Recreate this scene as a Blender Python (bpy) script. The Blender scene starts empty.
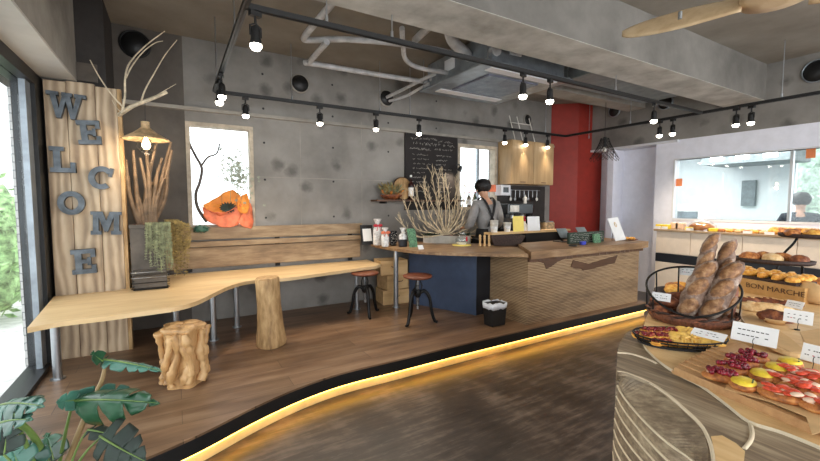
import bpy, bmesh, math, random
from mathutils import Vector, Matrix, noise
C = bpy.context.scene
COL = C.collection
PI = math.pi
R = math.radians
# ------------------------------------------------------------------ camera, world, exposure
F = 400.0; PITCH = math.atan(27/400); YAW = R(30.5); EYE = Vector((0, 0, 1.6))
cd = bpy.data.cameras.new('camera'); cam = bpy.data.objects.new('camera', cd); COL.objects.link(cam)
cd.sensor_width = 36; cd.lens = F/820*36; cd.clip_start = .05; cd.clip_end = 200
cam.location = EYE; cam.rotation_euler = (PI/2-PITCH, 0, -YAW); C.camera = cam
C.view_settings.view_transform = 'Standard'; C.view_settings.look = 'None'
C.view_settings.gamma = 1; C.view_settings.use_curve_mapping = False
C.view_settings.exposure = 0.35
wd = bpy.data.worlds.new('daylight'); C.world = wd; wd.use_nodes = True
wd.node_tree.nodes['Background'].inputs[0].default_value = (.93, .97, 1, 1)
wd.node_tree.nodes['Background'].inputs[1].default_value = 2.6
# daylight through the open shop front behind the camera
def area(name, loc, rot, sx, sy, power, col):
    l = bpy.data.lights.new(name, 'AREA'); l.shape = 'RECTANGLE'; l.size = sx; l.size_y = sy; l.energy = power; l.color = col
    o = bpy.data.objects.new(name, l); COL.objects.link(o); o.location = loc; o.rotation_euler = rot; return o
area('daylight_shop_front', (3.6, -2.9, 1.7), (R(90), 0, 0), 7.0, 2.6, 105, (1, .98, .95))
area('bakery_ceiling_light', (8.2, 3.6, 2.55), (0, 0, 0), 1.8, 2.4, 75, (1, 1, 1))

# ------------------------------------------------------------------ geometry of the room, measured
FW = Vector((math.sin(YAW)*math.cos(PITCH), math.cos(YAW)*math.cos(PITCH), -math.sin(PITCH)))
RT = Vector((math.cos(YAW), -math.sin(YAW), 0)); UP = RT.cross(FW)
def P(x, y, X=None, Y=None, Z=None):
    d = FW*F + RT*(x-410) - UP*(y-230.5)
    i, v = (0, X) if X is not None else ((1, Y) if Y is not None else (2, Z))
    return EYE + d*((v-EYE[i])/d[i])
ZP = .2       # platform
ZB = .79      # bench
ZC = 1.06     # counter
ZT = .9       # display table
ZK = 2.8      # light tracks
YB = 5.3; XR = 7.0; HC = 3.48

# ------------------------------------------------------------------ materials
def nt(name):
    m = bpy.data.materials.new(name); m.use_nodes = True
    return m, m.node_tree, m.node_tree.nodes['Principled BSDF']
def lin(c): return tuple(((v/255)/12.92 if v/255 <= .04045 else ((v/255+.055)/1.055)**2.4) for v in c)+(1,)
def ramp(t, stops):
    r = t.nodes.new('ShaderNodeValToRGB'); e = r.color_ramp.elements
    while len(e) < len(stops): e.new(.5)
    for k, (p, c) in enumerate(stops): e[k].position = p; e[k].color = lin(c)
    return r
def coords(t, scale, rot=(0, 0, 0)):
    tc = t.nodes.new('ShaderNodeTexCoord'); mp = t.nodes.new('ShaderNodeMapping')
    mp.inputs['Scale'].default_value = scale; mp.inputs['Rotation'].default_value = rot
    t.links.new(tc.outputs['Object'], mp.inputs[0]); return mp
def noi(t, src, sc, det=4, rough=.6):
    n = t.nodes.new('ShaderNodeTexNoise'); n.inputs['Scale'].default_value = sc; n.inputs['Detail'].default_value = det
    n.inputs['Roughness'].default_value = rough; t.links.new(src.outputs[0], n.inputs['Vector']); return n
def bump(t, b, src, st, dist=.01):
    n = t.nodes.new('ShaderNodeBump'); n.inputs['Strength'].default_value = st; n.inputs['Distance'].default_value = dist
    t.links.new(src, n.inputs['Height']); t.links.new(n.outputs[0], b.inputs['Normal'])
def plain(name, c, rough=.5, metal=0, var=.12, sc=8, bp=0, spec=None):
    m, t, b = nt(name); mp = coords(t, (1, 1, 1)); n = noi(t, mp, sc)
    d = lambda k: tuple(max(0, min(255, v*k)) for v in c)
    r = ramp(t, [(.3, d(1-var)), (.7, d(1+var))]); t.links.new(n.outputs[0], r.inputs[0]); t.links.new(r.outputs[0], b.inputs['Base Color'])
    b.inputs['Roughness'].default_value = rough; b.inputs['Metallic'].default_value = metal
    if bp: bump(t, b, n.outputs[0], bp)
    if spec is not None: b.inputs['Specular IOR Level'].default_value = spec
    return m
def emit(name, c, s):
    m, t, b = nt(name); b.inputs['Base Color'].default_value = lin(c); b.inputs['Emission Color'].default_value = lin(c); b.inputs['Emission Strength'].default_value = s
    return m
def wood(name, cs, axis='x', sc=3, rough=.55, stretch=12, planks=None, ring=.0, bp=.15):
    """grain runs along axis; planks=(width, length) adds board seams in the x/y plane"""
    m, t, b = nt(name)
    s = {'x': (1, stretch, stretch), 'y': (stretch, 1, stretch), 'z': (stretch, stretch, 1)}[axis]
    mp = coords(t, s); n = noi(t, mp, sc, 6, .65)
    n2 = noi(t, coords(t, tuple(1 if v == 1 else 3 for v in s)), sc*.7, 2)
    mx = t.nodes.new('ShaderNodeMix'); mx.data_type = 'FLOAT'; mx.inputs[0].default_value = .4
    t.links.new(n.outputs[0], mx.inputs[2]); t.links.new(n2.outputs[0], mx.inputs[3])
    src = mx.outputs[0]
    if ring:
        wv = t.nodes.new('ShaderNodeTexWave'); wv.inputs['Scale'].default_value = ring; wv.inputs['Distortion'].default_value = 9; wv.inputs['Detail'].default_value = 3
        wv.bands_direction = {'x': 'Y', 'y': 'X', 'z': 'X'}[axis]
        t.links.new(coords(t, tuple(.25 if v == 1 else 1 for v in s)).outputs[0], wv.inputs['Vector'])
        m2 = t.nodes.new('ShaderNodeMix'); m2.data_type = 'FLOAT'; m2.inputs[0].default_value = .22
        t.links.new(src, m2.inputs[2]); t.links.new(wv.outputs['Fac'], m2.inputs[3]); src = m2.outputs[0]
    st = [(.32+.36*k/(len(cs)-1), c) for k, c in enumerate(cs)]
    r = ramp(t, st); t.links.new(src, r.inputs[0]); out = r.outputs[0]
    if planks:
        br = t.nodes.new('ShaderNodeTexBrick'); br.inputs['Scale'].default_value = 1; br.inputs['Brick Width'].default_value = planks[1]; br.inputs['Row Height'].default_value = planks[0]
        br.inputs['Mortar Size'].default_value = .0025; br.inputs['Color1'].default_value = (.75, .75, .75, 1); br.inputs['Color2'].default_value = (1.12, 1.12, 1.12, 1); br.inputs['Mortar'].default_value = (.4, .4, .4, 1)
        t.links.new(coords(t, (1, 1, 1), planks[2] if len(planks) > 2 else (0, 0, 0)).outputs[0], br.inputs['Vector'])
        mm = t.nodes.new('ShaderNodeMix'); mm.data_type = 'RGBA'; mm.blend_type = 'MULTIPLY'; mm.inputs[0].default_value = 1
        t.links.new(out, mm.inputs[6]); t.links.new(br.outputs[0], mm.inputs[7]); out = mm.outputs[2]
    t.links.new(out, b.inputs['Base Color']); b.inputs['Roughness'].default_value = rough
    bump(t, b, src, bp, .01); return m
def concrete(name, cs, blot=None, sc=1.3, rough=.75):
    m, t, b = nt(name); n = noi(t, coords(t, (1, 1, 1)), sc, 8, .6); r = ramp(t, [(.3, cs[0]), (.7, cs[1])]); t.links.new(n.outputs[0], r.inputs[0]); out = r.outputs[0]
    if blot:
        v = t.nodes.new('ShaderNodeTexVoronoi'); v.inputs['Scale'].default_value = blot; v.inputs['Randomness'].default_value = .8
        nn = noi(t, coords(t, (1, 1, 1)), 7, 3)
        ad = t.nodes.new('ShaderNodeMixRGB'); ad.inputs[0].default_value = .12
        tc = coords(t, (1, 1, 1)); t.links.new(tc.outputs[0], ad.inputs[1]); t.links.new(nn.outputs['Color'], ad.inputs[2]); t.links.new(ad.outputs[0], v.inputs['Vector'])
        rr = ramp(t, [(.1, (150, 150, 150)), (.3, (255, 255, 255))]); t.links.new(v.outputs['Distance'], rr.inputs[0])
        mm = t.nodes.new('ShaderNodeMix'); mm.data_type = 'RGBA'; mm.blend_type = 'MULTIPLY'; mm.inputs[0].default_value = .7
        t.links.new(out, mm.inputs[6]); t.links.new(rr.outputs[0], mm.inputs[7]); out = mm.outputs[2]
    t.links.new(out, b.inputs['Base Color']); b.inputs['Roughness'].default_value = rough
    n3 = noi(t, coords(t, (1, 1, 1)), 30, 4); bump(t, b, n3.outputs[0], .12, .01); return m
def glassy(name, tint=(1, 1, 1), refl=.08, rough=.02):
    m = bpy.data.materials.new(name); m.use_nodes = True; t = m.node_tree; t.nodes.clear()
    o = t.nodes.new('ShaderNodeOutputMaterial'); tr = t.nodes.new('ShaderNodeBsdfTransparent'); tr.inputs[0].default_value = (*tint, 1)
    g = t.nodes.new('ShaderNodeBsdfGlossy'); g.inputs['Roughness'].default_value = rough
    mx = t.nodes.new('ShaderNodeMixShader'); mx.inputs[0].default_value = refl
    t.links.new(tr.outputs[0], mx.inputs[1]); t.links.new(g.outputs[0], mx.inputs[2]); t.links.new(mx.outputs[0], o.inputs[0]); return m
M = dict(
    wall=concrete('grey_concrete_wall', [(112, 109, 105), (154, 150, 145)], 3.4), ceil=concrete('board_marked_concrete', [(118, 110, 100), (150, 143, 132)]),
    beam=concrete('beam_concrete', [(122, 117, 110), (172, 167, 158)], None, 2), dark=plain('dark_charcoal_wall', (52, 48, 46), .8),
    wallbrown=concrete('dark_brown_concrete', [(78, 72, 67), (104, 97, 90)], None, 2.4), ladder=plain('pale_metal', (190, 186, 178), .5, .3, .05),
    riser=plain('pale_yellow_riser', (240, 214, 150), .6, 0, .05),
    bladew=wood('pale_blade_wood', [(168, 136, 100), (200, 172, 134), (214, 190, 156)], 'x', 2, .6, 6),
    beamside_shaded=concrete('shaded_grey_beam_side', [(98, 95, 90), (132, 128, 122)], None, 2), wash_lit=concrete('whitewash_and_light_underside', [(150, 146, 138), (206, 203, 196)], None, 3), frame=plain('pale_window_frame', (176, 164, 146), .6, 0, .15), blossom=plain('pale_blossom', (150, 158, 140), .6, 0, .1), treefar=plain('pale_far_leaves', (168, 186, 170), .8, 0, .3, 9),
    floor=None, platform=wood('platform_boards', [(84, 60, 44), (124, 95, 71), (154, 126, 100)], 'x', 1.6, .38, 7, (.19, 1.5)),
    bench=wood('pale_bench_top', [(196, 160, 112), (222, 190, 142), (236, 208, 164)], 'x', 1.6, .4, 7),
    plank=wood('weathered_planks', [(106, 86, 66), (148, 124, 96), (184, 162, 130)], 'x', 3.0, .6, 7),
    board=wood('welcome_board_wood', [(134, 112, 90), (178, 154, 126), (206, 186, 158)], 'z', 2.2, .6, 4, None, 4.5),
    counter=wood('counter_slab_wood', [(96, 70, 48), (140, 108, 76), (178, 146, 108)], 'x', 2.4, .45, 9),
    ply=None, brownrelief=wood('dark_brown_relief', [(70, 45, 30), (104, 70, 46)], 'x', 3, .5),
    crate=wood('pine_crate', [(180, 140, 90), (212, 174, 122), (226, 192, 142)], 'x', 2, .6, 8), cabinet=wood('wall_cabinet_ply', [(140, 112, 76), (172, 142, 102), (188, 160, 120)], 'z', 1.6, .5, 7),
    stump=wood('bark_free_log', [(120, 90, 58), (180, 144, 98), (214, 182, 134)], 'z', 6, .6, 5, None, 0, .8), root=wood('twisted_root', [(128, 92, 56), (196, 152, 100), (228, 192, 142)], 'z', 2.4, .45, 5, None, 0, .4),
    seat=wood('red_brown_seat', [(94, 48, 30), (140, 80, 54)], 'x', 4, .4), iron=plain('black_iron', (30, 29, 29), .45, .6), black=plain('black_paint', (22, 22, 23), .45),
    steel=plain('brushed_steel', (175, 178, 182), .3, .9, .05), galv=plain('galvanised_metal', (150, 158, 166), .42, .6, .1), insul=plain('pale_pipe_wrap', (186, 186, 188), .6), acg=plain('ac_grille_grey', (104, 108, 124), .5),
    zinc=plain('zinc_letters', (84, 90, 96), .45, .5, .25, 14), blue=plain('slate_blue_panel', (58, 72, 98), .5, 0, .08), navy=plain('charcoal_panel', (30, 33, 40), .5), white=plain('white_paint', (222, 224, 230), .6, 0, .02),
    lilac=plain('cool_white_wall', (236, 238, 250), .7, 0, .02), cream=plain('cream_drawer_front', (236, 218, 198), .5, 0, .03), red=plain('brick_red_paint', (150, 44, 32), .6, 0, .06), shelftop=wood('bread_shelf_top', [(150, 122, 92), (186, 160, 128)], 'y', 3, .5),
    paper=plain('white_card', (238, 238, 238), .7, 0, .02), ink=plain('dark_ink', (60, 60, 64), .7), kraft=plain('kraft_paper', (206, 168, 118), .8, 0, .06), yellowp=plain('yellow_card', (246, 222, 120), .7, 0, .03),
    redp=plain('red_ribbon', (186, 34, 50), .5), orangep=plain('orange_wrap', (236, 140, 54), .6, 0, .15, 9), salmon=plain('salmon_wrap', (226, 120, 84), .6, 0, .15, 9), leaf=plain('glossy_green_leaf', (34, 72, 48), .3, 0, .3, 5), leafb=plain('blue_green_leaf', (62, 104, 90), .35, 0, .25, 5),
    stem=plain('plant_stem', (104, 128, 66), .5), stembr=plain('brown_plant_stem', (150, 124, 84), .6), pearls=plain('grey_green_trailing', (132, 136, 104), .7, 0, .3, 20), drygold=plain('dry_gold_leaves', (136, 118, 72), .7, 0, .3, 20), darkleaf=plain('dark_leaf', (30, 42, 34), .6, 0, .3, 10),
    bleached=plain('bleached_branch', (206, 190, 164), .7, 0, .18, 14), drift=plain('driftwood_brown', (112, 92, 72), .7, 0, .25, 12), twig=plain('pale_twig', (196, 180, 152), .7, 0, .2, 14), greybranch=plain('grey_branch', (92, 84, 80), .7, 0, .2, 10),
    potm=plain('dark_zinc_planter', (86, 78, 70), .5, .3, .2, 5), stone=plain('pale_concrete_trough', (176, 172, 164), .8, 0, .1), shade=plain('aged_brass_shade', (196, 168, 130), .4, .4, .25, 16),
    bulb=emit('warm_bulb', (255, 226, 170), 14), spotb=emit('spot_bulb', (255, 246, 228), 16), led=emit('warm_led_strip', (255, 192, 84), 8.5), panel=emit('ceiling_panel_light', (255, 255, 255), 5),
    chalk=plain('blackboard', (34, 30, 30), .8, 0, .15), chalkw=plain('chalk_writing', (196, 190, 184), .9), wine=plain('dark_bottle_glass', (44, 22, 22), .15), rattan=plain('brown_wicker', (104, 62, 42), .6, 0, .35, 60, .5), rattand=plain('dark_wicker', (54, 38, 32), .6, 0, .35, 60, .5),
    bag=plain('clear_cellophane', (226, 224, 222), .2, 0, .2, 30), grout=None, hair=plain('black_hair', (24, 21, 22), .5, 0, .3, 40, .4), skin=plain('skin', (206, 156, 128), .5, 0, .05), shirt=plain('grey_shirt', (140, 138, 138), .85, 0, .1), apron=plain('black_apron', (28, 26, 28), .8), trousers=plain('dark_trousers', (44, 42, 46), .8),
    jacket=plain('dark_jacket', (52, 56, 64), .8), screen=plain('dark_screen', (40, 42, 46), .2), cup=plain('white_cup', (226, 222, 214), .4), greenc=plain('green_print', (84, 120, 92), .7, 0, .5, 60), wgreen=plain('dark_green_board', (44, 60, 48), .7, 0, .15), bluet=plain('blue_tape', (56, 70, 190), .5),
    ext=plain('pale_paving', (206, 204, 200), .8), hedge=plain('hedge_leaves', (132, 158, 112), .8, 0, .5, 9), extw=plain('white_render', (232, 234, 236), .8), liner=plain('white_bin_liner', (228, 230, 236), .5, 0, .05), pearl=plain('brass_hook', (200, 190, 170), .4, .8),
    fruitp=plain('dark_berries', (104, 16, 32), .22, 0, .5, 70, .4), custard=plain('yellow_custard', (250, 206, 62), .4, 0, .12, 30), apple=plain('baked_apple', (236, 184, 92), .35, 0, .15, 30), strawb=plain('red_strawberry', (226, 74, 48), .3, 0, .3, 60), cream2=plain('white_cream', (240, 206, 178), .5, 0, .05),
)
def bread(name, a, b_, c, sc=22, bp=.6):
    m, t, b = nt(name); n = noi(t, coords(t, (1, 1, 1)), sc, 5, .65); r = ramp(t, [(.34, a), (.5, b_), (.68, c)]); t.links.new(n.outputs[0], r.inputs[0]); t.links.new(r.outputs[0], b.inputs['Base Color'])
    b.inputs['Roughness'].default_value = .6; bump(t, b, n.outputs[0], bp, .01); return m
M['crust'] = bread('brown_crust', (112, 60, 28), (182, 110, 54), (222, 164, 96)); M['floury'] = bread('floury_crust', (86, 62, 50), (132, 106, 90), (200, 184, 170), 14); M['darkcrust'] = bread('dark_crust', (72, 36, 22), (124, 66, 38), (182, 116, 70))
M['score'] = bread('golden_score', (92, 58, 36), (140, 98, 62), (184, 144, 104), 30); M['gold'] = bread('golden_pastry', (196, 118, 40), (236, 174, 74), (250, 214, 120)); M['pale'] = bread('pale_crust', (196, 150, 96), (228, 192, 138), (244, 222, 180)); M['tart'] = bread('fig_tart', (92, 22, 22), (160, 62, 46), (222, 140, 96), 40)
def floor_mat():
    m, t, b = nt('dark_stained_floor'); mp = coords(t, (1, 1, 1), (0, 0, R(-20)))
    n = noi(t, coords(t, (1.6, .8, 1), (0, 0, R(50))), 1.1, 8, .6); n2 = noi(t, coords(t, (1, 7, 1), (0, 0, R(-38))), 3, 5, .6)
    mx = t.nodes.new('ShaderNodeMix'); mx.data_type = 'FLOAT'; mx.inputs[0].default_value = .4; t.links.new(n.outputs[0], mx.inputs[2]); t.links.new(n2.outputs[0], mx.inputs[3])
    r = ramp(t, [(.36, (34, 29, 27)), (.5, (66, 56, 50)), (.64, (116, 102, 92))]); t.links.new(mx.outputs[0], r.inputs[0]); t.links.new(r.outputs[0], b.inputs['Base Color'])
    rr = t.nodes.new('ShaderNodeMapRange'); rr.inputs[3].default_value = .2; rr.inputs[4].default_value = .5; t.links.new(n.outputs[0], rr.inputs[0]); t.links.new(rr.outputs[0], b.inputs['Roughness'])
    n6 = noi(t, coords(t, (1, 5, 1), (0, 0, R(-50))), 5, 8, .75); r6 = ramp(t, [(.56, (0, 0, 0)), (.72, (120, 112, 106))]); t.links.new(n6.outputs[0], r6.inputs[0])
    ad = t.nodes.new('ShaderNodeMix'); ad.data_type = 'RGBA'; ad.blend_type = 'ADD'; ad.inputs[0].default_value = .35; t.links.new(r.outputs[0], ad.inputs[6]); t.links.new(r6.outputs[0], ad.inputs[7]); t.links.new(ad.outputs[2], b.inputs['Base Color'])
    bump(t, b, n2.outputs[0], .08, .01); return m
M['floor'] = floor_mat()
def ply_mat():
    m, t, b = nt('stacked_plywood_edges'); w = t.nodes.new('ShaderNodeTexWave'); w.bands_direction = 'Z'; w.inputs['Scale'].default_value = 17; w.inputs['Distortion'].default_value = 1.2; w.inputs['Detail'].default_value = 2; w.inputs['Detail Scale'].default_value = 1.5
    t.links.new(coords(t, (.5, .5, 1)).outputs[0], w.inputs['Vector']); n = noi(t, coords(t, (1, 1, 22)), 3.5, 6)
    mx = t.nodes.new('ShaderNodeMix'); mx.data_type = 'FLOAT'; mx.inputs[0].default_value = .5; t.links.new(w.outputs['Fac'], mx.inputs[2]); t.links.new(n.outputs[0], mx.inputs[3])
    r = ramp(t, [(.2, (112, 86, 62)), (.5, (170, 140, 106)), (.8, (208, 182, 148))]); t.links.new(mx.outputs[0], r.inputs[0]); b.inputs['Roughness'].default_value = .6
    n5 = noi(t, coords(t, (1, 1, 5)), 1.1, 5, .7); r5 = ramp(t, [(.3, (176, 170, 168)), (.5, (236, 232, 226)), (.7, (255, 250, 240))]); t.links.new(n5.outputs[0], r5.inputs[0])
    mm = t.nodes.new('ShaderNodeMix'); mm.data_type = 'RGBA'; mm.blend_type = 'MULTIPLY'; mm.inputs[0].default_value = 1; t.links.new(r.outputs[0], mm.inputs[6]); t.links.new(r5.outputs[0], mm.inputs[7]); t.links.new(mm.outputs[2], b.inputs['Base Color'])
    bump(t, b, w.outputs['Fac'], .25, .01); return m
M['ply'] = ply_mat()
def tile_mat():
    m, t, b = nt('white_tile_pier'); br = t.nodes.new('ShaderNodeTexBrick'); br.inputs['Scale'].default_value = 1; br.inputs['Brick Width'].default_value = .2; br.inputs['Row Height'].default_value = .07; br.inputs['Mortar Size'].default_value = .005
    br.inputs['Color1'].default_value = (.7, .68, .66, 1); br.inputs['Color2'].default_value = (.6, .58, .57, 1); br.inputs['Mortar'].default_value = (.3, .3, .3, 1)
    t.links.new(coords(t, (1, 1, 1), (R(90), 0, 0)).outputs[0], br.inputs['Vector']); t.links.new(br.outputs[0], b.inputs['Base Color']); return m
M['grout'] = tile_mat()
M['layer'] = wood('grey_grain_layer', [(88, 72, 58), (138, 120, 98), (186, 168, 140)], 'y', 4, .5, 14); M['layertop'] = wood('warm_table_top', [(190, 148, 96), (222, 184, 130), (238, 208, 160)], 'y', 2.4, .45, 8); M['plyedge'] = plain('pale_ply_edge', (218, 202, 174), .6, 0, .05)
M['tray'] = wood('tray_wood', [(168, 122, 78), (206, 162, 112)], 'x', 3, .5); M['boxw'] = wood('wooden_wine_box', [(176, 132, 76), (208, 166, 106)], 'x', 2.5, .6, 7)
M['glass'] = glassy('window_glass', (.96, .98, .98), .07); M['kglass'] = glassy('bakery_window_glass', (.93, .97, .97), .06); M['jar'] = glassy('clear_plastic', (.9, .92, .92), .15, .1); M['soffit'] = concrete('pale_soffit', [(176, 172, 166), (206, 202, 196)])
M['kwall'] = plain('bright_kitchen_wall', (236, 240, 240), .6, 0, .02); M['kgrey'] = plain('kitchen_grey', (128, 136, 138), .5, 0, .1); M['kgreen'] = plain('kitchen_pale_green', (190, 210, 200), .5, 0, .05)
M['orange'] = plain('orange_label', (230, 136, 84), .6, 0, .05)

# ------------------------------------------------------------------ mesh builder
class MB:
    def __init__(s): s.v = []; s.f = []; s.m = []; s.sm = []; s.mats = []
    def mi(s, m):
        if m not in s.mats: s.mats.append(m)
        return s.mats.index(m)
    def add(s, vs, fs, m, smooth=False):
        o = len(s.v); s.v += [Vector(v) for v in vs]; k = s.mi(m)
        for f in fs: s.f.append([i+o for i in f]); s.m.append(k); s.sm.append(smooth)
        return s
    def box(s, a, b, m, rot=None, piv=None):
        x0, y0, z0 = a; x1, y1, z1 = b
        vs = [Vector(p) for p in ((x0, y0, z0), (x1, y0, z0), (x1, y1, z0), (x0, y1, z0), (x0, y0, z1), (x1, y0, z1), (x1, y1, z1), (x0, y1, z1))]
        if rot is not None:
            pv = Vector(piv) if piv is not None else (Vector(a)+Vector(b))/2
            vs = [rot @ (v-pv)+pv for v in vs]
        return s.add(vs, [(0, 3, 2, 1), (4, 5, 6, 7), (0, 1, 5, 4), (1, 2, 6, 5), (2, 3, 7, 6), (3, 0, 4, 7)], m)
    def prism(s, pts, z0, z1, m, mtop=None, smooth=False):
        n = len(pts); lo = [(p[0], p[1], z0) for p in pts]; hi = [(p[0], p[1], z1) for p in pts]
        ar = sum(pts[i][0]*pts[(i+1) % n][1]-pts[(i+1) % n][0]*pts[i][1] for i in range(n))
        a = list(range(n)); 
        if ar < 0: lo.reverse(); hi.reverse()
        s.add(lo+hi, [(i, (i+1) % n, n+(i+1) % n, n+i) for i in a], m, smooth)
        s.add(hi, [tuple(a)], mtop or m); s.add(lo, [tuple(reversed(a))], m); return s
    def plate(s, pts3, nrm, th, m):
        """planar polygon in 3d thickened by th against nrm"""
        n = len(pts3); d = Vector(nrm).normalized()*th; A = [Vector(p) for p in pts3]; B = [p-d for p in A]
        s.add(A+B, [tuple(range(n)), tuple(range(2*n-1, n-1, -1))]+[(i, i+n, (i+1) % n+n, (i+1) % n) for i in range(n)], m); return s
    def tube(s, pts, r, m, n=8, cap=True, smooth=True):
        pts = [Vector(p) for p in pts]; rs = r if isinstance(r, (list, tuple)) else [r]*len(pts); vs = []; u = None
        for i, p in enumerate(pts):
            d = (pts[min(i+1, len(pts)-1)]-pts[max(i-1, 0)])
            d = d.normalized() if d.length > 1e-9 else Vector((0, 0, 1))
            if u is None: u = d.cross(Vector((0, 0, 1)) if abs(d.z) < .9 else Vector((1, 0, 0))).normalized()
            else:
                u = u-d*u.dot(d); u = u.normalized() if u.length > 1e-6 else d.orthogonal().normalized()
            w = d.cross(u)
            for k in range(n): a = 2*PI*k/n; vs.append(p+(u*math.cos(a)+w*math.sin(a))*rs[i])
        fs = [(i*n+k, i*n+(k+1) % n, (i+1)*n+(k+1) % n, (i+1)*n+k) for i in range(len(pts)-1) for k in range(n)]
        s.add(vs, fs, m, smooth)
        if cap: s.add(vs[:n], [tuple(reversed(range(n)))], m); s.add(vs[-n:], [tuple(range(n))], m)
        return s
    def cyl(s, a, b, r, m, n=20, r2=None): return s.tube([a, b], [r, r if r2 is None else r2], m, n)
    def lathe(s, prof, c, m, n=24, axis=None, smooth=True, cap=True, wob=None):
        vs = []; q = Vector((0, 0, 1)).rotation_difference(Vector(axis)) if axis is not None else None
        for r, z in prof:
            for k in range(n):
                a = 2*PI*k/n; rr = r*(wob(a, z) if wob else 1); v = Vector((rr*math.cos(a), rr*math.sin(a), z))
                if q: v = q @ v
                vs.append(Vector(c)+v)
        L = len(prof); s.add(vs, [(i*n+k, i*n+(k+1) % n, (i+1)*n+(k+1) % n, (i+1)*n+k) for i in range(L-1) for k in range(n)], m, smooth)
        if cap:
            if prof[0][0] > 1e-4: s.add(vs[:n], [tuple(reversed(range(n)))], m)
            if prof[-1][0] > 1e-4: s.add(vs[-n:], [tuple(range(n))], m)
        return s
    def blob(s, c, rad, m, rz=0, amp=.08, freq=3, seed=0, n=16, l=10, rot=None, flat=None):
        vs = []; q = rot or Matrix.Rotation(rz, 3, 'Z')
        for j in range(l+1):
            th = PI*j/l
            for k in range(n):
                a = 2*PI*k/n; u = Vector((math.sin(th)*math.cos(a), math.sin(th)*math.sin(a), math.cos(th)))
                f = 1+amp*noise.noise(u*freq+Vector((seed*3.1, seed*1.7, seed)))*2
                z = u.z*f
                if flat is not None and z < -flat: z = -flat
                v = Vector((u.x*rad[0]*f, u.y*rad[1]*f, z*rad[2])); vs.append(Vector(c)+q @ v)
        s.add(vs, [((j+1)*n+k, (j+1)*n+(k+1) % n, j*n+(k+1) % n, j*n+k) for j in range(l) for k in range(n)], m, True); return s
    def build(s, name, parent=None, bev=0, org=None, solid=0):
        off = Vector((0, 0, 0)); p = parent
        while p is not None: off += p.location; p = p.parent
        if parent is None:
            if org is None:
                xs = [v.x for v in s.v]; ys = [v.y for v in s.v]; zs = [v.z for v in s.v]; org = Vector(((min(xs)+max(xs))/2, (min(ys)+max(ys))/2, min(zs)))
            off = Vector(org)
        me = bpy.data.meshes.new(name); me.from_pydata([v-off for v in s.v], [], s.f)
        for m in s.mats: me.materials.append(M[m] if isinstance(m, str) else m)
        me.polygons.foreach_set('material_index', s.m); me.polygons.foreach_set('use_smooth', s.sm); me.update()
        o = bpy.data.objects.new(name, me); COL.objects.link(o); o.parent = parent
        if parent is None: o.location = off
        if bev:
            b = o.modifiers.new('bevel', 'BEVEL'); b.width = bev; b.segments = 2; b.limit_method = 'ANGLE'; b.angle_limit = R(40)
        if solid:
            b = o.modifiers.new('thickness', 'SOLIDIFY'); b.thickness = solid
        return o
ORD = ['first', 'second', 'third', 'fourth', 'fifth', 'sixth', 'seventh', 'eighth', 'ninth', 'tenth', 'eleventh', 'twelfth']
def tag(o, label, cat, group=None):
    o['label'] = label; o['category'] = cat
    if group: o['group'] = group
    return o
def thing(name, label, cat, loc=(0, 0, 0), group=None):
    o = bpy.data.objects.new(name, None); COL.objects.link(o); o.location = loc; o.empty_display_size = .05; return tag(o, label, cat, group)
def struct(mb, name, parent=None, **k):
    o = mb.build(name, parent, **({'org': (0, 0, 0)} | k) if parent is None else k)
    if parent is None: o['kind'] = 'structure'
    return o
def dup(o, loc=None, rz=None, label=None, group=None, parent=None):
    c = o.copy(); COL.objects.link(c)
    if parent is not None: c.parent = parent
    for ch in list(o.children): dup(ch, parent=c)
    if loc is not None: c.location = loc
    if rz is not None: c.rotation_euler = (0, 0, rz)
    if label: c['label'] = label
    if group: c['group'] = group
    return c
def text_mesh(txt, size, th=.001, bold=0, sx=1):
    cu = bpy.data.curves.new('t', 'FONT'); cu.body = txt; cu.size = size; cu.extrude = th; cu.offset = bold; cu.align_x = 'CENTER'; cu.align_y = 'CENTER'
    o = bpy.data.objects.new('t', cu); COL.objects.link(o); me = bpy.data.meshes.new_from_object(o); bpy.data.objects.remove(o)
    return [Vector((v.co.x*sx, v.co.y, v.co.z)) for v in me.vertices], [tuple(p.vertices) for p in me.polygons]
def add_text(mb, txt, size, c, xdir, ydir, m, th=.001, bold=0, sx=1):
    vs, fs = text_mesh(txt, size, th, bold, sx); x = Vector(xdir).normalized(); y = Vector(ydir).normalized(); z = x.cross(y)
    mb.add([Vector(c)+x*v.x+y*v.y+z*v.z for v in vs], fs, m)
def curve(pts, n=6):
    pts = [Vector(p) for p in pts]; out = []
    for i in range(len(pts)-1):
        a = pts[max(i-1, 0)]; b = pts[i]; c = pts[i+1]; d = pts[min(i+2, len(pts)-1)]
        for k in range(n):
            t = k/n; out.append(.5*((2*b)+(c-a)*t+(2*a-5*b+4*c-d)*t*t+(3*b-a-3*c+d)*t*t*t))
    return out+[pts[-1]]

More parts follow.
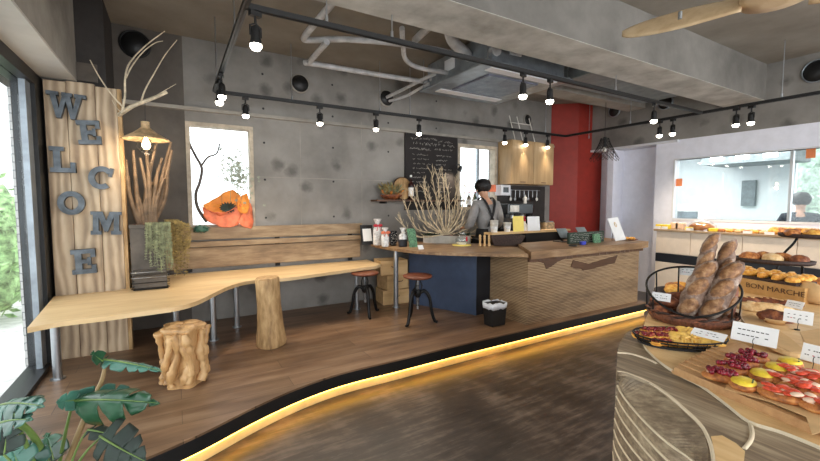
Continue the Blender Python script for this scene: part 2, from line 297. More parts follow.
# ================================================================== STRUCTURE
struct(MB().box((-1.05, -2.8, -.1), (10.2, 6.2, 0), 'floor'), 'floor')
edge = curve([(-1.0, 2.3), (-.6, 2.42), (-.19, 2.56), (.09, 2.67), (.46, 2.86), (.83, 3.0), (1.2, 3.07), (1.7, 3.08), (2.35, 3.1), (4, 3.12)], 6)+[Vector((5.75, 3.12, 0))]
edge = [Vector((p[0], p[1], 0)) for p in edge]
poly = edge+[Vector((5.75, 5.28, 0)), Vector((-1.0, 5.28, 0))]
struct(MB().prism(poly, .185, ZP, 'platform'), 'floor_platform')
def band(name, y0, y1, z0, z1, m):
    a = [p+Vector((0, y0, 0)) for p in edge]; b = [p+Vector((0, y1, 0)) for p in reversed(edge)]
    mb = MB(); n = len(a); b2 = list(reversed(b))
    vs = [(p.x, p.y, z) for z in (z0, z1) for row in (a, b2) for p in row]
    fs = []
    for i in range(n-1):
        A0, B0, A1, B1 = i, n+i, 2*n+i, 3*n+i
        fs += [(A0, A0+1, A1+1, A1), (B0+1, B0, B1, B1+1), (A1, A1+1, B1+1, B1), (A0+1, A0, B0, B0+1)]
    fs += [(0, 2*n, 3*n, n), (n-1, 2*n-1, 4*n-1, 3*n-1)]
    mb.add(vs, fs, m); return struct(mb, name)
band('trim_1', .0, .03, .09, .185, 'black')
band('trim_2', .034, .08, 0, .184, 'riser')
band('trim_3', .008, .026, .078, .089, 'led')['label'] = 'warm glowing strip light under the platform edge'
# back wall with two windows
wb = MB()
W1 = (.14, .87, 1.3, 2.54); W2 = (4.03, 4.88, 1.5, 2.58); T = .22
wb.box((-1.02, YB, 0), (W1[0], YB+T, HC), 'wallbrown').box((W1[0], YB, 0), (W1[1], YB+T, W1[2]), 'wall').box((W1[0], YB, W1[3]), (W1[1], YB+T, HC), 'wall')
wb.box((W1[1], YB, 0), (W2[0], YB+T, HC), 'wall').box((W2[0], YB, 0), (W2[1], YB+T, W2[2]), 'wall').box((W2[0], YB, W2[3]), (W2[1], YB+T, HC), 'wall').box((W2[1], YB, 0), (XR+.5, YB+T, HC), 'wall')
for x in (1.0, 1.9, 2.75, 3.6):         # form tie holes
    for z in (1.42, 1.9, 2.36, 2.78, 3.2): wb.cyl((x, YB-.002, z), (x, YB+.001, z), .014, 'black', 10)
for x in (1.45, 2.32, 3.2): wb.box((x, YB-.001, .85), (x+.006, YB+.001, 2.75), 'beam')
wb.box((.9, YB-.001, 1.93), (4.0, YB+.001, 1.936), 'beam').box((-.5, YB-.05, 2.66), (XR, YB+.001, 2.7), 'beam')
struct(wb, 'wall_back')
def window(name, x0, x1, z0, z1, fm, mull=None, d=.12, fw=.035):
    t = MB(); 
    t.box((x0, YB-.01, z0), (x0+fw, YB+d, z1), fm).box((x1-fw, YB-.01, z0), (x1, YB+d, z1), fm).box((x0+fw, YB-.01, z1-fw), (x1-fw, YB+d, z1), fm).box((x0+fw, YB-.01, z0), (x1-fw, YB+d, z0+fw), fm)
    if mull:
        for a in mull: t.box((a-.02, YB+.1, z0+fw), (a+.02, YB+.14, z1-fw), 'galv')
    o = struct(t, name, org=((x0+x1)/2, YB, z0))
    struct(MB().box((x0+fw, YB+.15, z0+fw), (x1-fw, YB+.158, z1-fw), 'glass'), 'pane', o)
    return o
window('window_1', *W1, 'frame', fw=.045); window('window_2', *W2, 'frame', (4.55,), fw=.045)
# left glass front
XL = -1.0
wl = MB().box((XL-.3, -2.8, 0), (XL, -1.2, HC), 'dark').box((XL-.06, 4.75, 0), (XL, YB+T, 2.68), 'dark').box((XL-.3, -2.8, 2.68), (XL, YB+T, HC), 'dark')
struct(wl, 'wall_left')
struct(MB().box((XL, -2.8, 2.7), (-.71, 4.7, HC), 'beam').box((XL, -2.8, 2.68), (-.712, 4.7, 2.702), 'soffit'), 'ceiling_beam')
fr = MB().box((XL-.1, 4.45, ZP), (XL+.05, 4.74, 2.68), 'black').box((XL-.1, -1.2, 2.58), (XL+.05, 4.45, 2.68), 'black').box((XL-.1, -1.2, .0), (XL+.05, 4.45, .24), 'black').box((XL-.1, -1.2, .24), (XL+.05, -1.1, 2.58), 'black').box((XL-.1, 1.5, .24), (XL+.03, 1.58, 2.58), 'black')
fr.box((XL-.02, 4.32, .24), (XL+.02, 4.45, 2.58), 'galv')
w3 = struct(fr, 'window_3', org=(XL, 2, .24)); struct(MB().box((XL-.03, -1.1, .24), (XL-.02, 1.5, 2.58), 'glass').box((XL-.03, 1.58, .24), (XL-.02, 4.32, 2.58), 'glass'), 'pane', w3)
struct(MB().box((XL+.05, 4.68, ZP), (-.5, YB-.01, HC), 'dark'), 'wall_pier')
# right wall: white partition with the bakery window, concrete above
K0, K1, KZ0, KZ1 = -.6, 3.45, 1.36, 2.3
wr = MB().box((XR, K1, 0), (XR+.12, 3.75, 2.62), 'lilac').box((XR, K0, 0), (XR+.12, K1, KZ0), 'lilac').box((XR, K0, KZ1), (XR+.12, K1, 2.62), 'lilac').box((XR, -2.8, 0), (XR+.12, K0, 2.62), 'lilac')
wr.box((XR+.3, 3.75, 0), (XR+.42, YB+.1, 2.62), 'lilac').box((XR+.12, 3.63, 0), (XR+.3, 3.75, 2.62), 'lilac').box((6.95, 4.99, 2.0), (XR+.3, 5.1, 2.62), 'lilac').box((XR, 4.5, .0), (XR+.3, 4.62, 2.62), 'lilac')
struct(wr, 'wall_right')
struct(MB().box((XR-.02, -2.8, 2.62), (XR+.45, 5.0, HC), 'wall').box((XR-.05, 3.4, 2.585), (XR+.3, 4.95, 2.62), 'white'), 'wall_right_header')
w4 = MB().box((XR-.01, K0, KZ0-.03), (XR+.13, K1, KZ0), 'white').box((XR-.01, K0, KZ1), (XR+.13, K1, KZ1+.02), 'white').box((XR-.01, K1-.01, KZ0), (XR+.13, K1+.015, KZ1), 'white')
for y in (2.03,): w4.box((XR+.03, y-.015, KZ0), (XR+.09, y+.015, KZ1), 'steel')
w4 = struct(w4, 'window_4', org=(XR, 1.5, KZ0)); struct(MB().box((XR+.055, K0+.01, KZ0), (XR+.065, 2.01, KZ1), 'kglass').box((XR+.055, 2.05, KZ0), (XR+.065, K1-.01, KZ1), 'kglass'), 'pane', w4)
# red pier, ceiling, beams
struct(MB().prism([(6.24, YB-.005), (6.61, 4.97), (6.97, 4.95), (7.28, 4.93), (7.28, YB-.005)], 0, HC-.005, 'red'), 'wall_red_pier')
struct(MB().box((XL, -2.8, HC), (XR+.4, YB+T, HC+.12), 'ceil'), 'ceiling')
struct(MB().box((-.71, 2.33, 3.004), (XR-.02, 2.8, HC), 'beamside_shaded').box((-.71, 2.33, 3.0), (XR-.02, 2.8, 3.004), 'wash_lit'), 'ceiling_beam')  # side colour darkened for shade; underside mixes whitewash with painted bounce light
struct(MB().box((3.9, 3.9, 3.2), (6.9, 4.2, HC), 'beam'), 'ceiling_beam')
# bakery kitchen behind the window
struct(MB().box((10.0, 2.82, 0), (10.1, 6.2, 2.6), 'kwall').box((7.42, 5.6, 0), (10.1, 5.7, 2.6), 'kwall').box((7.12, -.6, 2.6), (10.1, 6.2, 2.66), 'kwall').box((10.0, -.6, 0), (10.1, 2.82, 1.0), 'kwall').box((7.12, -.7, 0), (10.1, -.6, 2.6), 'kwall'), 'wall_bakery')
for y, lb in ((2.6, 'right one'), (3.5, 'middle one'), (4.4, 'left one')): tag(MB().box((8.0, y, 2.55), (9.4, y+.18, 2.598), 'panel').build('ceiling_light'), 'white strip light on the bakery kitchen ceiling behind the glass, '+lb, 'light', 'bakery kitchen strip lights')
# outside
struct(MB().box((-30, -20, -.3), (XL-.1, 40, -.02), 'ext').box((XL-.1, YB+T+.01, -.3), (40, 40, -.02), 'ext').box((10.3, -20, -.3), (40, YB+T, -.02), 'ext'), 'ground')
struct(MB().box((XL-.2, 4.78, 0), (XL-.062, YB+.1, 2.6), 'grout'), 'pier_outside')
tag(MB().box((-9, 13, 0), (-1.5, 16, 5), 'extw').build('building'), 'white building across the street behind the left window', 'building')
def bush(name, c, r, label, n=260, m='hedge', cat='shrub', seed=1, s=.09):
    rnd = random.Random(seed); mb = MB()
    mb.blob(c, tuple(v*.8 for v in r), m, amp=.2, freq=2.5, seed=seed)
    for _ in range(n):
        u = Vector((rnd.gauss(0, 1), rnd.gauss(0, 1), rnd.gauss(0, 1))).normalized(); p = Vector(c)+Vector((u.x*r[0], u.y*r[1], u.z*r[2]))*rnd.uniform(.75, 1.05)
        if p.z < .02: continue
        t = Vector((rnd.uniform(-1, 1), rnd.uniform(-1, 1), rnd.uniform(-1, 1))).normalized(); w = t.orthogonal().normalized()
        mb.add([p-t*s, p+w*s*.4, p+t*s, p-w*s*.4], [(0, 1, 2, 3)], m)
    return tag(mb.build(name), label, cat)
bush('shrub', (-2.3, 7.6, .8), (.7, .8, .8), 'green shrub outside the left window, by the tiled pier', seed=2)
bush('shrub', (-3.0, 9.6, 1.1), (.9, 1.0, 1.1), 'taller green shrub outside the left window, farther from the glass', seed=3)
bush('tree', (13.8, 3.3, 2.3), (1.6, 1.5, 1.7), 'leafy tree standing in for the trees reflected in the right bakery pane', 500, 'treefar', seed=5, cat='tree', s=.14)  # added behind the pane in place of the trees its glass reflects
tag(MB().box((15.5, 2.2, 0), (17, 6, 2.5), 'extw').build('building'), 'white building standing in for the outdoor view reflected in the right bakery pane', 'building')  # added with the tree to replace the pane's outdoor reflection

# ================================================================== CEILING FITTINGS
def spot_proto():
    t = thing('track_spotlight', 'x', 'spotlight')
    MB().box((-.035, -.018, -.03), (.035, .018, 0), 'black').build('track_adapter', t)
    y = MB().cyl((0, 0, -.03), (0, 0, -.075), .008, 'black', 8)
    y.tube([(-.036, 0, -.15), (-.036, 0, -.09), (0, 0, -.072), (.036, 0, -.09), (.036, 0, -.15)], .006, 'black', 6); y.build('yoke', t)
    h = MB().lathe([(.012, -.085), (.026, -.095), (.03, -.12), (.03, -.165), (.037, -.19), (.037, -.2)], (0, 0, 0), 'black', 20); h.build('lamp_housing', t)
    MB().lathe([(.035, -.2), (.037, -.212), (.025, -.232), (.001, -.238)], (0, 0, 0), 'spotb', 18).build('bulb', t)
    l = bpy.data.lights.new('spot_beam', 'SPOT'); l.energy = 32; l.spot_size = R(95); l.spot_blend = .8; l.shadow_soft_size = .04; l.color = (1, .86, .68)
    lo = bpy.data.objects.new('spot_beam', l); COL.objects.link(lo); lo.parent = t; lo.location = (0, 0, -.25); lo.rotation_euler = (R(-22), 0, 0)
    return t
X0, X1, Y0, Y1 = .42, 6.15, 2.72, 4.9
def track(name, a, b, label):
    t = thing(name, label, 'track', ((Vector(a)+Vector(b))/2))
    d = Vector(b)-Vector(a); w = Vector((-d.y, d.x, 0)).normalized()*.018
    A, B = Vector(a), Vector(b); mb = MB()
    for s, z0, z1 in ((1, ZK, ZK+.034),):
        vs = [A-w, B-w, B+w, A+w]; mb.prism([tuple(v) for v in vs], z0, z1, 'black')
    mb.build('rail', t)
    g = MB(); ww = w*.3; g.prism([tuple(v) for v in (A-ww, B-ww, B+ww, A+ww)], ZK-.004, ZK, 'iron'); g.build('conductor_groove', t)
    return t
Lz = lambda x, y: (x, y, ZK)
tb = track('light_track', Lz(X0, Y1), Lz(X1, Y1), 'black light track along the back wall over the counter')
tm = track('light_track', Lz(X0, Y0), Lz(X1, Y0), 'black light track across the middle of the ceiling, under the concrete beam')
tl = track('light_track', Lz(X0, .6), Lz(X0, Y1-.02), 'short-looking black light track running from the welcome board side to the front')
tr = track('light_track', Lz(X1, .2), Lz(X1, Y1-.02), 'black light track along the right side in front of the bakery window')
def rod(x, y, par, z=ZK+.03): MB().cyl((x, y, z), (x, y, HC), .005, 'steel', 8).cyl((x, y, z), (x, y, z+.05), .012, 'steel', 8).build('suspension_rod', par)
for px, T_, yy in ((380, tb, Y1), (546, tb, Y1),): rod(P(px, 110, Y=yy).x, yy, T_)
for px in (292, 410, 590): rod(P(px, 100, Y=Y1).x, Y1, tb)
for px in (327, 392, 617): rod(P(px, 50, Y=Y0).x, Y0, tm)
rod(X0, 4.6, tl); rod(X0, 3.2, tl)
for yy in (1.9, 3.7): rod(X1, yy, tr)
sp0 = spot_proto(); first = [True]
def spot(x, y, rz, label):
    if first[0]: o = sp0; first[0] = False; o['label'] = label; o.location = (x, y, ZK-.004); o.rotation_euler = (0, 0, rz)
    else: o = dup(sp0, (x, y, ZK-.004), rz, label)
    o['group'] = 'black spotlights on the ceiling tracks'; return o
for px, lb in ((246, 'first from the left above the narrow window'), (320, 'second from the left, above the bare concrete wall'), (376, 'third from the left, above the dried flower basket'), (419, 'fourth from the left, above the chalkboard'), (505, 'left of the three above the wall cabinet'), (526, 'middle of the three above the wall cabinet'), (548, 'right of the three above the wall cabinet')):
    spot(P(px, 125, Y=Y1).x, Y1, R((px*37) % 30-15), 'black spotlight on the back track, '+lb)
for px, lb in ((257, 'nearest the left corner, largest of all'), (523, 'left one in front of the air conditioner'), (550, 'right one in front of the air conditioner'), (655, 'at the far right end by the corner')):
    spot(P(px, 90, Y=Y0).x, Y0, R(20), 'black spotlight on the middle track, '+lb)
spot(X0, 4.15, R(80), 'black spotlight on the left track, nearer one of the pair'); spot(X0, 4.4, R(110), 'black spotlight on the left track, farther one of the pair')
for px, lb in ((660, 'left of the pair behind the track corner'), (673, 'right of the pair behind the track corner'), (736, 'left of the pair over the display table'), (751, 'right of the pair over the display table')):
    spot(X1, P(px, 120, X=X1).y, R(70), 'black spotlight on the right track, '+lb)
# more of the same track nearer the viewer, out of the frame, lights the display table
spot(X1-.001, .5, 0, 'black spotlight on the right track, out past the right edge')

# round duct holes
def hole(c, axis, r, label, ring='beam'):
    t = thing('duct_opening', label, 'vent', c)
    a = Vector(axis); MB().lathe([(r*1.12, 0), (r*1.12, .02), (r, .03), (r, 0)], c, ring, 24, a, cap=False).build('collar', t)
    MB().lathe([(r, .002), (r*.95, .022), (.001, .024)], c, 'black', 24, a).build('dark_mouth', t)
hole(Vector((1.46, YB-.002, 3.15)), (0, -1, 0), .11, 'round hole in the back wall above the left of the bare concrete')
hole(Vector((2.72, YB-.002, 3.13)), (0, -1, 0), .11, 'round hole in the back wall that pale pipes run into')
hole(Vector((-.30, YB-.002, 3.3)), (0, -1, 0), .13, 'round dark hole in the far left corner above the dried branches', 'black')
hole(Vector((5.6, YB-.002, 3.12)), (0, -1, 0), .09, 'small round hole above the wall cabinet')
hole(Vector((XR-.022, 3.62, 3.25)), (-1, 0, 0), .11, 'round capped duct in the right wall, right one of the far pair', 'galv')
hole(Vector((XR-.022, 4.5, 3.28)), (-1, 0, 0), .1, 'round capped duct in the right wall, left one of the far pair', 'galv')
hole(Vector((XR-.022, 1.83, 3.25)), (-1, 0, 0), .13, 'large dark round duct high at the right edge', 'galv')
# air conditioner: hangs between ceiling and tracks
AX0, AX1, AY0, AY1, AZ = 2.95, 4.1, 3.3, 4.55, 3.1
t = thing('air_conditioner', 'large grey ceiling air conditioner with pipes above the counter', 'air conditioner', (3.5, 3.9, AZ))
MB().box((AX0, AY0, AZ), (AX1, AY1, HC-.06), 'galv').build('casing', t, .01)
MB().box((AX0-.1, AY0-.05, AZ-.03), (AX1+.1, AY1+.05, AZ), 'galv').build('lower_panel', t, .01)
g = MB().box((AX0+.18, AY0+.25, AZ-.045), (AX1-.18, AY1-.3, AZ-.028), 'acg')
for k in range(22): g.box((AX0+.2, AY0+.27+k*.03, AZ-.05), (AX1-.2, AY0+.282+k*.03, AZ-.044), 'galv')
g.build('intake_grille', t)
MB().box((AX0+.05, AY1-.24, AZ-.04), (AX1-.05, AY1-.1, AZ-.028), 'white').build('outlet_louvre', t, .005); MB().box((AX0+.05, AY0+.06, AZ-.04), (AX1-.05, AY0+.18, AZ-.028), 'white').build('outlet_louvre', t, .005)
MB().box((AX0-.012, 3.95, AZ+.12), (AX0, 4.15, AZ+.25), 'white').build('label_plate', t); MB().box((AX0+.25, AY0-.012, AZ+.12), (AX0+.42, AY0, AZ+.27), 'white').build('label_plate', t)
for x in (AX0-.06, AX1+.06):
    for y in (AY0, AY1): MB().box((x-.02, y-.02, AZ), (x+.02, y+.02, AZ+.02), 'steel').cyl((x, y, AZ), (x, y, HC), .006, 'steel', 8).build('hanger_rod', t)
t = thing('ventilation_unit', 'dark grey ventilation duct beside the air conditioner under the beam', 'duct', (5, 3.3, 3.12))
MB().box((4.3, 3.05, 3.14), (6.3, 3.6, HC-.02), 'kgrey').build('duct_body', t, .01); MB().box((4.5, 3.04, 3.22), (4.7, 3.05, 3.36), 'galv').build('access_plate', t); MB().box((5.0, 3.04, 3.22), (5.2, 3.05, 3.36), 'galv').build('access_plate', t)
for x in (4.4, 6.2): MB().cyl((x, 3.3, HC-.03), (x, 3.3, HC), .008, 'steel', 8).build('hanger_rod', t)
def pipe(label, pts, r, m='insul', n=5, cat='pipe'):
    o = MB().tube(curve(pts, n), r, m, 10).build('ceiling_pipe'); return tag(o, label, cat)
Z1 = 3.3
a = P(338, -4, Z=Z1); b = P(305, 36, Z=Z1); c_ = P(402, 44, Z=Z1)
pipe('pale wrapped pipe with an elbow hanging at the upper left ceiling', [a, (a*.5+b*.5), b, b+Vector((.06, .08, 0)), b*.6+c_*.4, c_, Vector((AX0, 3.75, Z1))], .032)
a = P(326, 44, Z=3.22); b = P(310, 62, Z=3.22)
pipe('pale wrapped pipe turning along the back wall towards the air conditioner', [P(327, 42, Z=3.22), b, b+Vector((.08, .04, 0)), P(420, 81, Z=3.22), Vector((AX0, 4.45, 3.22))], .03)
pipe('pale pipe bending down beside the air conditioner', [P(402, 28, Z=3.3), P(403, 45, Z=3.24), P(406, 60, Z=3.2), P(420, 68, Z=3.2), Vector((AX0, 4.1, 3.2))], .026)
pipe('two pale hoses leaving the round wall hole', [(2.7, 5.24, 3.13), (2.78, 4.9, 3.17), (2.86, 4.6, 3.22), Vector((AX0, 4.35, 3.26))], .024)
pipe('thicker pale hose just under the other hoses at the wall hole', [(2.74, 5.24, 3.08), (2.85, 4.95, 3.1), (2.9, 4.7, 3.14), Vector((AX0, 4.5, 3.17))], .02)
t = thing('flexible_duct', 'bent white insulated duct with black tape at the air conditioner corner', 'duct', (3, 3.2, 3.3))
MB().tube(curve([P(449, 28, Z=HC-.04), P(452, 40, Z=3.36), P(462, 50, Z=3.3), P(474, 58, Z=3.26), Vector((AX0+.05, AY0-.02, 3.22))], 6), .06, 'insul', 12).build('hose', t)
MB().tube([P(474, 57, Z=3.26), P(480, 60, Z=3.26)], .075, 'black', 12).build('tape_wrap', t)
MB().tube([P(415, 40, Z=3.4), P(432, 24, Z=3.4)], .04, 'insul', 10).build('hose_branch', t)
# big wooden propeller blade, upper right
t = thing('wooden_propeller', 'large pale wooden propeller ceiling fan at the upper right', 'ceiling fan', (2.0, .75, 2.4))
a = P(622, 34, Z=2.42); b = P(742, 4, Z=2.42); d = (b-a); L = d.length; d.normalize(); w = Vector((-d.y, d.x, 0))
def blade(p, d, L, name):
    w = Vector((-d.y, d.x, 0)); N = 26; up = []; lo = []
    for i in range(N+1):
        s = i/N; h = .1*math.sqrt(max(0, 1-(1-min(1, s/.55))**2.2))*(1-.3*max(0, (s-.6)/.4)); tw = R(42)
        up.append((p+d*L*s+w*h*math.cos(tw)+Vector((0, 0, h*math.sin(tw))))); lo.append((p+d*L*s-w*h*math.cos(tw)-Vector((0, 0, h*math.sin(tw)))))
    vs = []; 
    for u_, l_ in zip(up, lo):
        for k in range(10):
            q = 2*PI*k/10; m_ = (u_+l_)/2; e = (u_-l_)/2; nn = Vector((0, 0, 1)); vs.append(m_+e*math.cos(q)+nn*.014*math.sin(q))
    mb = MB(); mb.add(vs, [(i*10+k, i*10+(k+1) % 10, (i+1)*10+(k+1) % 10, (i+1)*10+k) for i in range(N) for k in range(10)]+[tuple(range(9, -1, -1)), tuple(range(N*10, N*10+10))], 'bladew', True)
    mb.build(name, t)
blade(a, d, L, 'blade'); hub = a+d*(L+.1); blade(hub+d*(L+.1), -d, L, 'blade')
MB().lathe([(.04, -.03), (.11, -.02), (.11, .03), (.05, .06), (.02, .07), (.02, HC-2.42)], hub, 'bladew', 24).build('hub', t)
q = P(680, 19, Z=2.39); MB().cyl(q, q+Vector((0, 0, .03)), .008, 'steel', 10).build('bolt', t)
# wire shade pendants
t = thing('pendant_lamp', 'aged brass pendant lamp hanging from a branch by the welcome board', 'lamp', (-.2, 4.42, 1.98))
c_ = Vector((P(146, 139, Y=4.42).x, 4.42, P(146, 139, Y=4.42).z))
MB().lathe([(.034, .155), (.036, .105), (.05, .09), (.1, .05), (.185, .0), (.19, -.01), (.18, 0), (.09, .04), (.03, .08)], c_, 'shade', 32, cap=False).build('lamp_shade', t)
MB().cyl(c_+Vector((0, 0, .02)), c_+Vector((0, 0, .1)), .022, 'shade', 14).build('socket', t)
MB().lathe([(.012, .02), (.014, 0), (.032, -.04), (.034, -.065), (.02, -.09), (.001, -.095)], c_, 'bulb', 16).build('bulb', t)
w_ = MB()
for k in range(8):
    a = 2*PI*k/8; u = Vector((math.cos(a), math.sin(a), 0)); w_.tube(curve([c_+u*.03+Vector((0, 0, .0)), c_+u*.07+Vector((0, 0, -.04)), c_+u*.072+Vector((0, 0, -.09)), c_+u*.02+Vector((0, 0, -.135))], 4), .0016, 'iron', 4)
for z, r in ((-.04, .07), (-.09, .072), (-.135, .02)): w_.tube([c_+Vector((r*math.cos(2*PI*k/20), r*math.sin(2*PI*k/20), z)) for k in range(21)], .0016, 'iron', 4, False)
w_.build('wire_cage', t); MB().tube([c_+Vector((0, 0, .15)), P(145, 101, Y=4.42)], .003, 'black', 6).build('cord', t)
l = bpy.data.lights.new('pendant_glow', 'POINT'); l.energy = 7; l.color = (1, .82, .58); l.shadow_soft_size = .04; lo = bpy.data.objects.new('pendant_glow', l); COL.objects.link(lo); lo.parent = t; lo.location = Vector((c_.x, c_.y, c_.z-.16))-t.location
t = thing('pendant_lamp', 'grey wire mesh pendant lamp hanging in front of the red pier', 'lamp', (5.97, 4.0, 2.3))
c_ = Vector((5.97, 4.0, 2.3)); mb = MB(); rr = lambda z: .06+.16*(1-z/.34)**1.3
N = 18
for sgn in (1, -1):
    for k in range(N):
        mb.tube([c_+Vector((rr(z)*math.cos(2*PI*k/N+sgn*z*4), rr(z)*math.sin(2*PI*k/N+sgn*z*4), z+.02*math.sin(3*2*PI*k/N)*(1-z/.34))) for z in (0, .07, .14, .21, .28, .34)], .0028, 'iron', 4)
mb.build('mesh_shade', t); MB().cyl(c_+Vector((0, 0, .2)), c_+Vector((0, 0, .36)), .025, 'black', 12).build('socket', t); MB().cyl(c_+Vector((0, 0, .36)), (c_.x, c_.y, HC), .004, 'black', 6).build('cord', t)
MB().blob(c_+Vector((0, 0, .16)), (.03, .03, .045), 'cup', amp=0).build('bulb', t)

# ================================================================== WELCOME BOARD
t = thing('welcome_sign', 'tall weathered board with grey metal letters spelling WELCOME by the left window', 'sign', (-.65, 4.62, ZP))
BY = 4.6
xs = [(-.93, -.78), (-.777, -.58), (-.577, -.42)]
for i, (a, b) in enumerate(xs):
    MB().box((a, BY, ZP), (b, BY+.05, 2.66+(.0, .01, -.01)[i]), 'board').build('board_plank', t, .004)
mb = MB(); mb.prism([(-.418, BY), (-.39, BY+.005), (-.385, BY+.05), (-.418, BY+.05)], ZP, 2.65, 'stump'); mb.build('bark_edge', t)
def glyph(ch):
    """list of convex polygons in a unit-high cell; slab serif capitals"""
    r = lambda a, b, c, d: [(a, b), (c, b), (c, d), (a, d)]
    if ch == 'E': return [r(.12, 0, .34, 1), r(0, 0, .8, .18), r(0, .82, .8, 1), r(.3, .42, .62, .58), r(.64, 0, .8, .34), r(.64, .66, .8, 1), r(.52, .34, .64, .66)]
    if ch == 'L': return [r(.12, 0, .34, 1), r(0, 0, .8, .18), r(0, .84, .46, 1), r(.64, 0, .8, .4)]
    if ch == 'M': return [r(.08, 0, .28, 1), r(.82, 0, 1.02, 1), r(0, 0, .38, .16), r(.72, 0, 1.1, .16), r(0, .86, .3, 1), r(.8, .86, 1.1, 1), [(.2, 1), (.42, 1), (.65, .3), (.5, .1)], [(.9, 1), (.68, 1), (.45, .3), (.6, .1)]]
    if ch == 'W': return [r(-.05, .86, .32, 1), r(.82, .86, 1.2, 1), r(.42, .86, .75, 1), [(.04, .95), (.24, .95), (.42, 0), (.28, 0)], [(.46, .95), (.62, .95), (.42, 0), (.28, 0)], [(.5, .95), (.68, .95), (.86, 0), (.72, 0)], [(.9, .95), (1.08, .95), (.86, 0), (.72, 0)]]
    out = []; N = 28; a0, a1 = (0, 2*PI) if ch == 'O' else (R(48), R(318))
    for k in range(N):
        p = a0+(a1-a0)*k/N; q = a0+(a1-a0)*(k+1)/N
        f = lambda a, rx, ry: (.45+rx*math.cos(a), .5+ry*math.sin(a))
        out.append([f(p, .24, .28), f(p, .46, .5), f(q, .46, .5), f(q, .24, .28)])
    if ch == 'C': out += [r(.66, .62, .8, 1)]
    return out
for ch, px, py, h, tilt in (('W', 63, 106, .2, 3), ('E', 91, 133, .19, -4), ('L', 65, 160, .2, 0), ('C', 102, 178, .19, 14), ('O', 72, 203, .19, 0), ('M', 104, 223, .19, 2), ('E', 86, 261, .2, -2)):
    c_ = P(px, py, Y=BY-.02); mb = MB(); rt_ = Matrix.Rotation(R(tilt), 3, 'Y')
    for gi, pg in enumerate(glyph(ch)):
        v = [c_+rt_ @ Vector(((x-.45)*h*1.08, 0, (y-.5)*h*1.1)) for x, y in pg]
        mb.plate([p+Vector((0, -.025-.0006*(gi if ch not in 'OC' else (28 if gi == 28 else 0)/10)-.015, 0)) for p in v], (0, -1, 0), .055, 'zinc')
    mb.build('letter_'+ch.lower(), t)
# ================================================================== WALL BENCH
fpts = [P(x, y, Z=ZB) for x, y in ((27, 328), (62, 321.5), (100, 317), (131, 313), (158, 309.5), (180, 306), (197, 301), (212, 294), (228, 286.5), (245, 281.5), (262, 279.5), (290, 277.5), (327, 272.5), (350, 269.5), (376, 266))]
fpts = curve([Vector((p.x, p.y, 0)) for p in fpts], 4)
t = thing('wall_bench', 'long pale wooden wall bench table with a wavy front edge on steel legs', 'bench', (.8, 4.9, ZP))
pl = fpts+[Vector((2.36, 4.77, 0)), Vector((2.38, YB-.03, 0)), Vector((-.46, YB-.03, 0)), Vector((-.46, 4.57, 0)), Vector((-.93, 4.55, 0))]
MB().prism(pl, ZB-.035, ZB, 'bench').build('bench_top', t, .003)
for x, y in ((58, 379), (172, 340), (214, 340), (237, 327), (357, 309), (270, 320)):
    if x == 172: g = Vector((-.02, 4.5, ZP))
    elif x == 270: g = P(268, 322, Z=ZP)
    else: g = P(x, y, Z=ZP)
    MB().cyl((g.x, g.y, ZP), (g.x, g.y, ZB-.035), .03, 'steel', 18).cyl((g.x, g.y, ZP), (g.x, g.y, ZP+.008), .05, 'steel', 18).build('leg', t)
t = thing('backrest_planks', 'weathered wooden planks fixed along the wall above the bench', 'backrest', (1.2, YB, .84))
for z0, z1, x1, d in ((.845, 1.085, 2.26, .05), (1.095, 1.155, 2.28, .07), (1.175, 1.32, 2.3, .04)):
    MB().box((-.44, YB-.02-d, z0), (x1, YB-.02, z1), 'plank').build('plank', t, .004)
for x in (.1, 1.1, 2.1): MB().box((x, YB-.02, .8), (x+.06, YB, 1.3), 'iron').build('bracket', t)
# ================================================================== STUMP STOOLS
def wobf(seed, lob, amp): return lambda a, z: 1+amp*math.sin(lob*a+seed+z*1.5)+amp*.8*noise.noise(Vector((math.cos(a)*1.6, math.sin(a)*1.6, z*2.2+seed)))
g = Vector((.79, 4.06, ZP))
mb = MB(); mb.lathe([(.14, 0), (.145, .03), (.125, .2), (.113, .4), (.112, .55), (.112, .665), (.102, .678)], g, 'stump', 40, axis=(-.045, 0, 1), wob=wobf(1, 3, .05), cap=True)
tag(mb.build('stump_stool'), 'tall smooth log stool standing beside the middle of the bench', 'stool')
# twisted root stool
t = thing('root_stool', 'short stool made of twisted pale roots on the platform at the left', 'stool', (.03, 3.52, ZP))
g = Vector((.03, 3.52, ZP)); rnd = random.Random(4)
MB().lathe([(.125, 0), (.12, .1), (.118, .25), (.13, .42), (.15, .455), (.14, .46)], g, 'root', 40, wob=wobf(2, 5, .12)).build('core', t)
for k in range(15):
    a = 2*PI*k/15+rnd.uniform(-.1, .1); a1 = a+rnd.uniform(-.5, .5); pts = []
    for j in range(6):
        f_ = j/5; aa = a+(a1-a)*f_+.16*math.sin(f_*6+k); r_ = .128+.014*math.sin(f_*5+k*2)+.02*f_; pts.append(g+Vector((r_*math.cos(aa), r_*math.sin(aa), max(.03, .43*f_))))
    MB().tube(curve(pts, 5), [rnd.uniform(.02, .034)*(1+.25*math.sin(i*.5+k)) for i in range(26)], 'root', 10).build('root_strand', t)
for k in range(4):
    a = 2*PI*k/4+.5; MB().blob(g+Vector((.07*math.cos(a), .07*math.sin(a), .45)), (.075, .05, .025), 'root', rz=a, amp=.15, seed=k).build('root_knot', t)
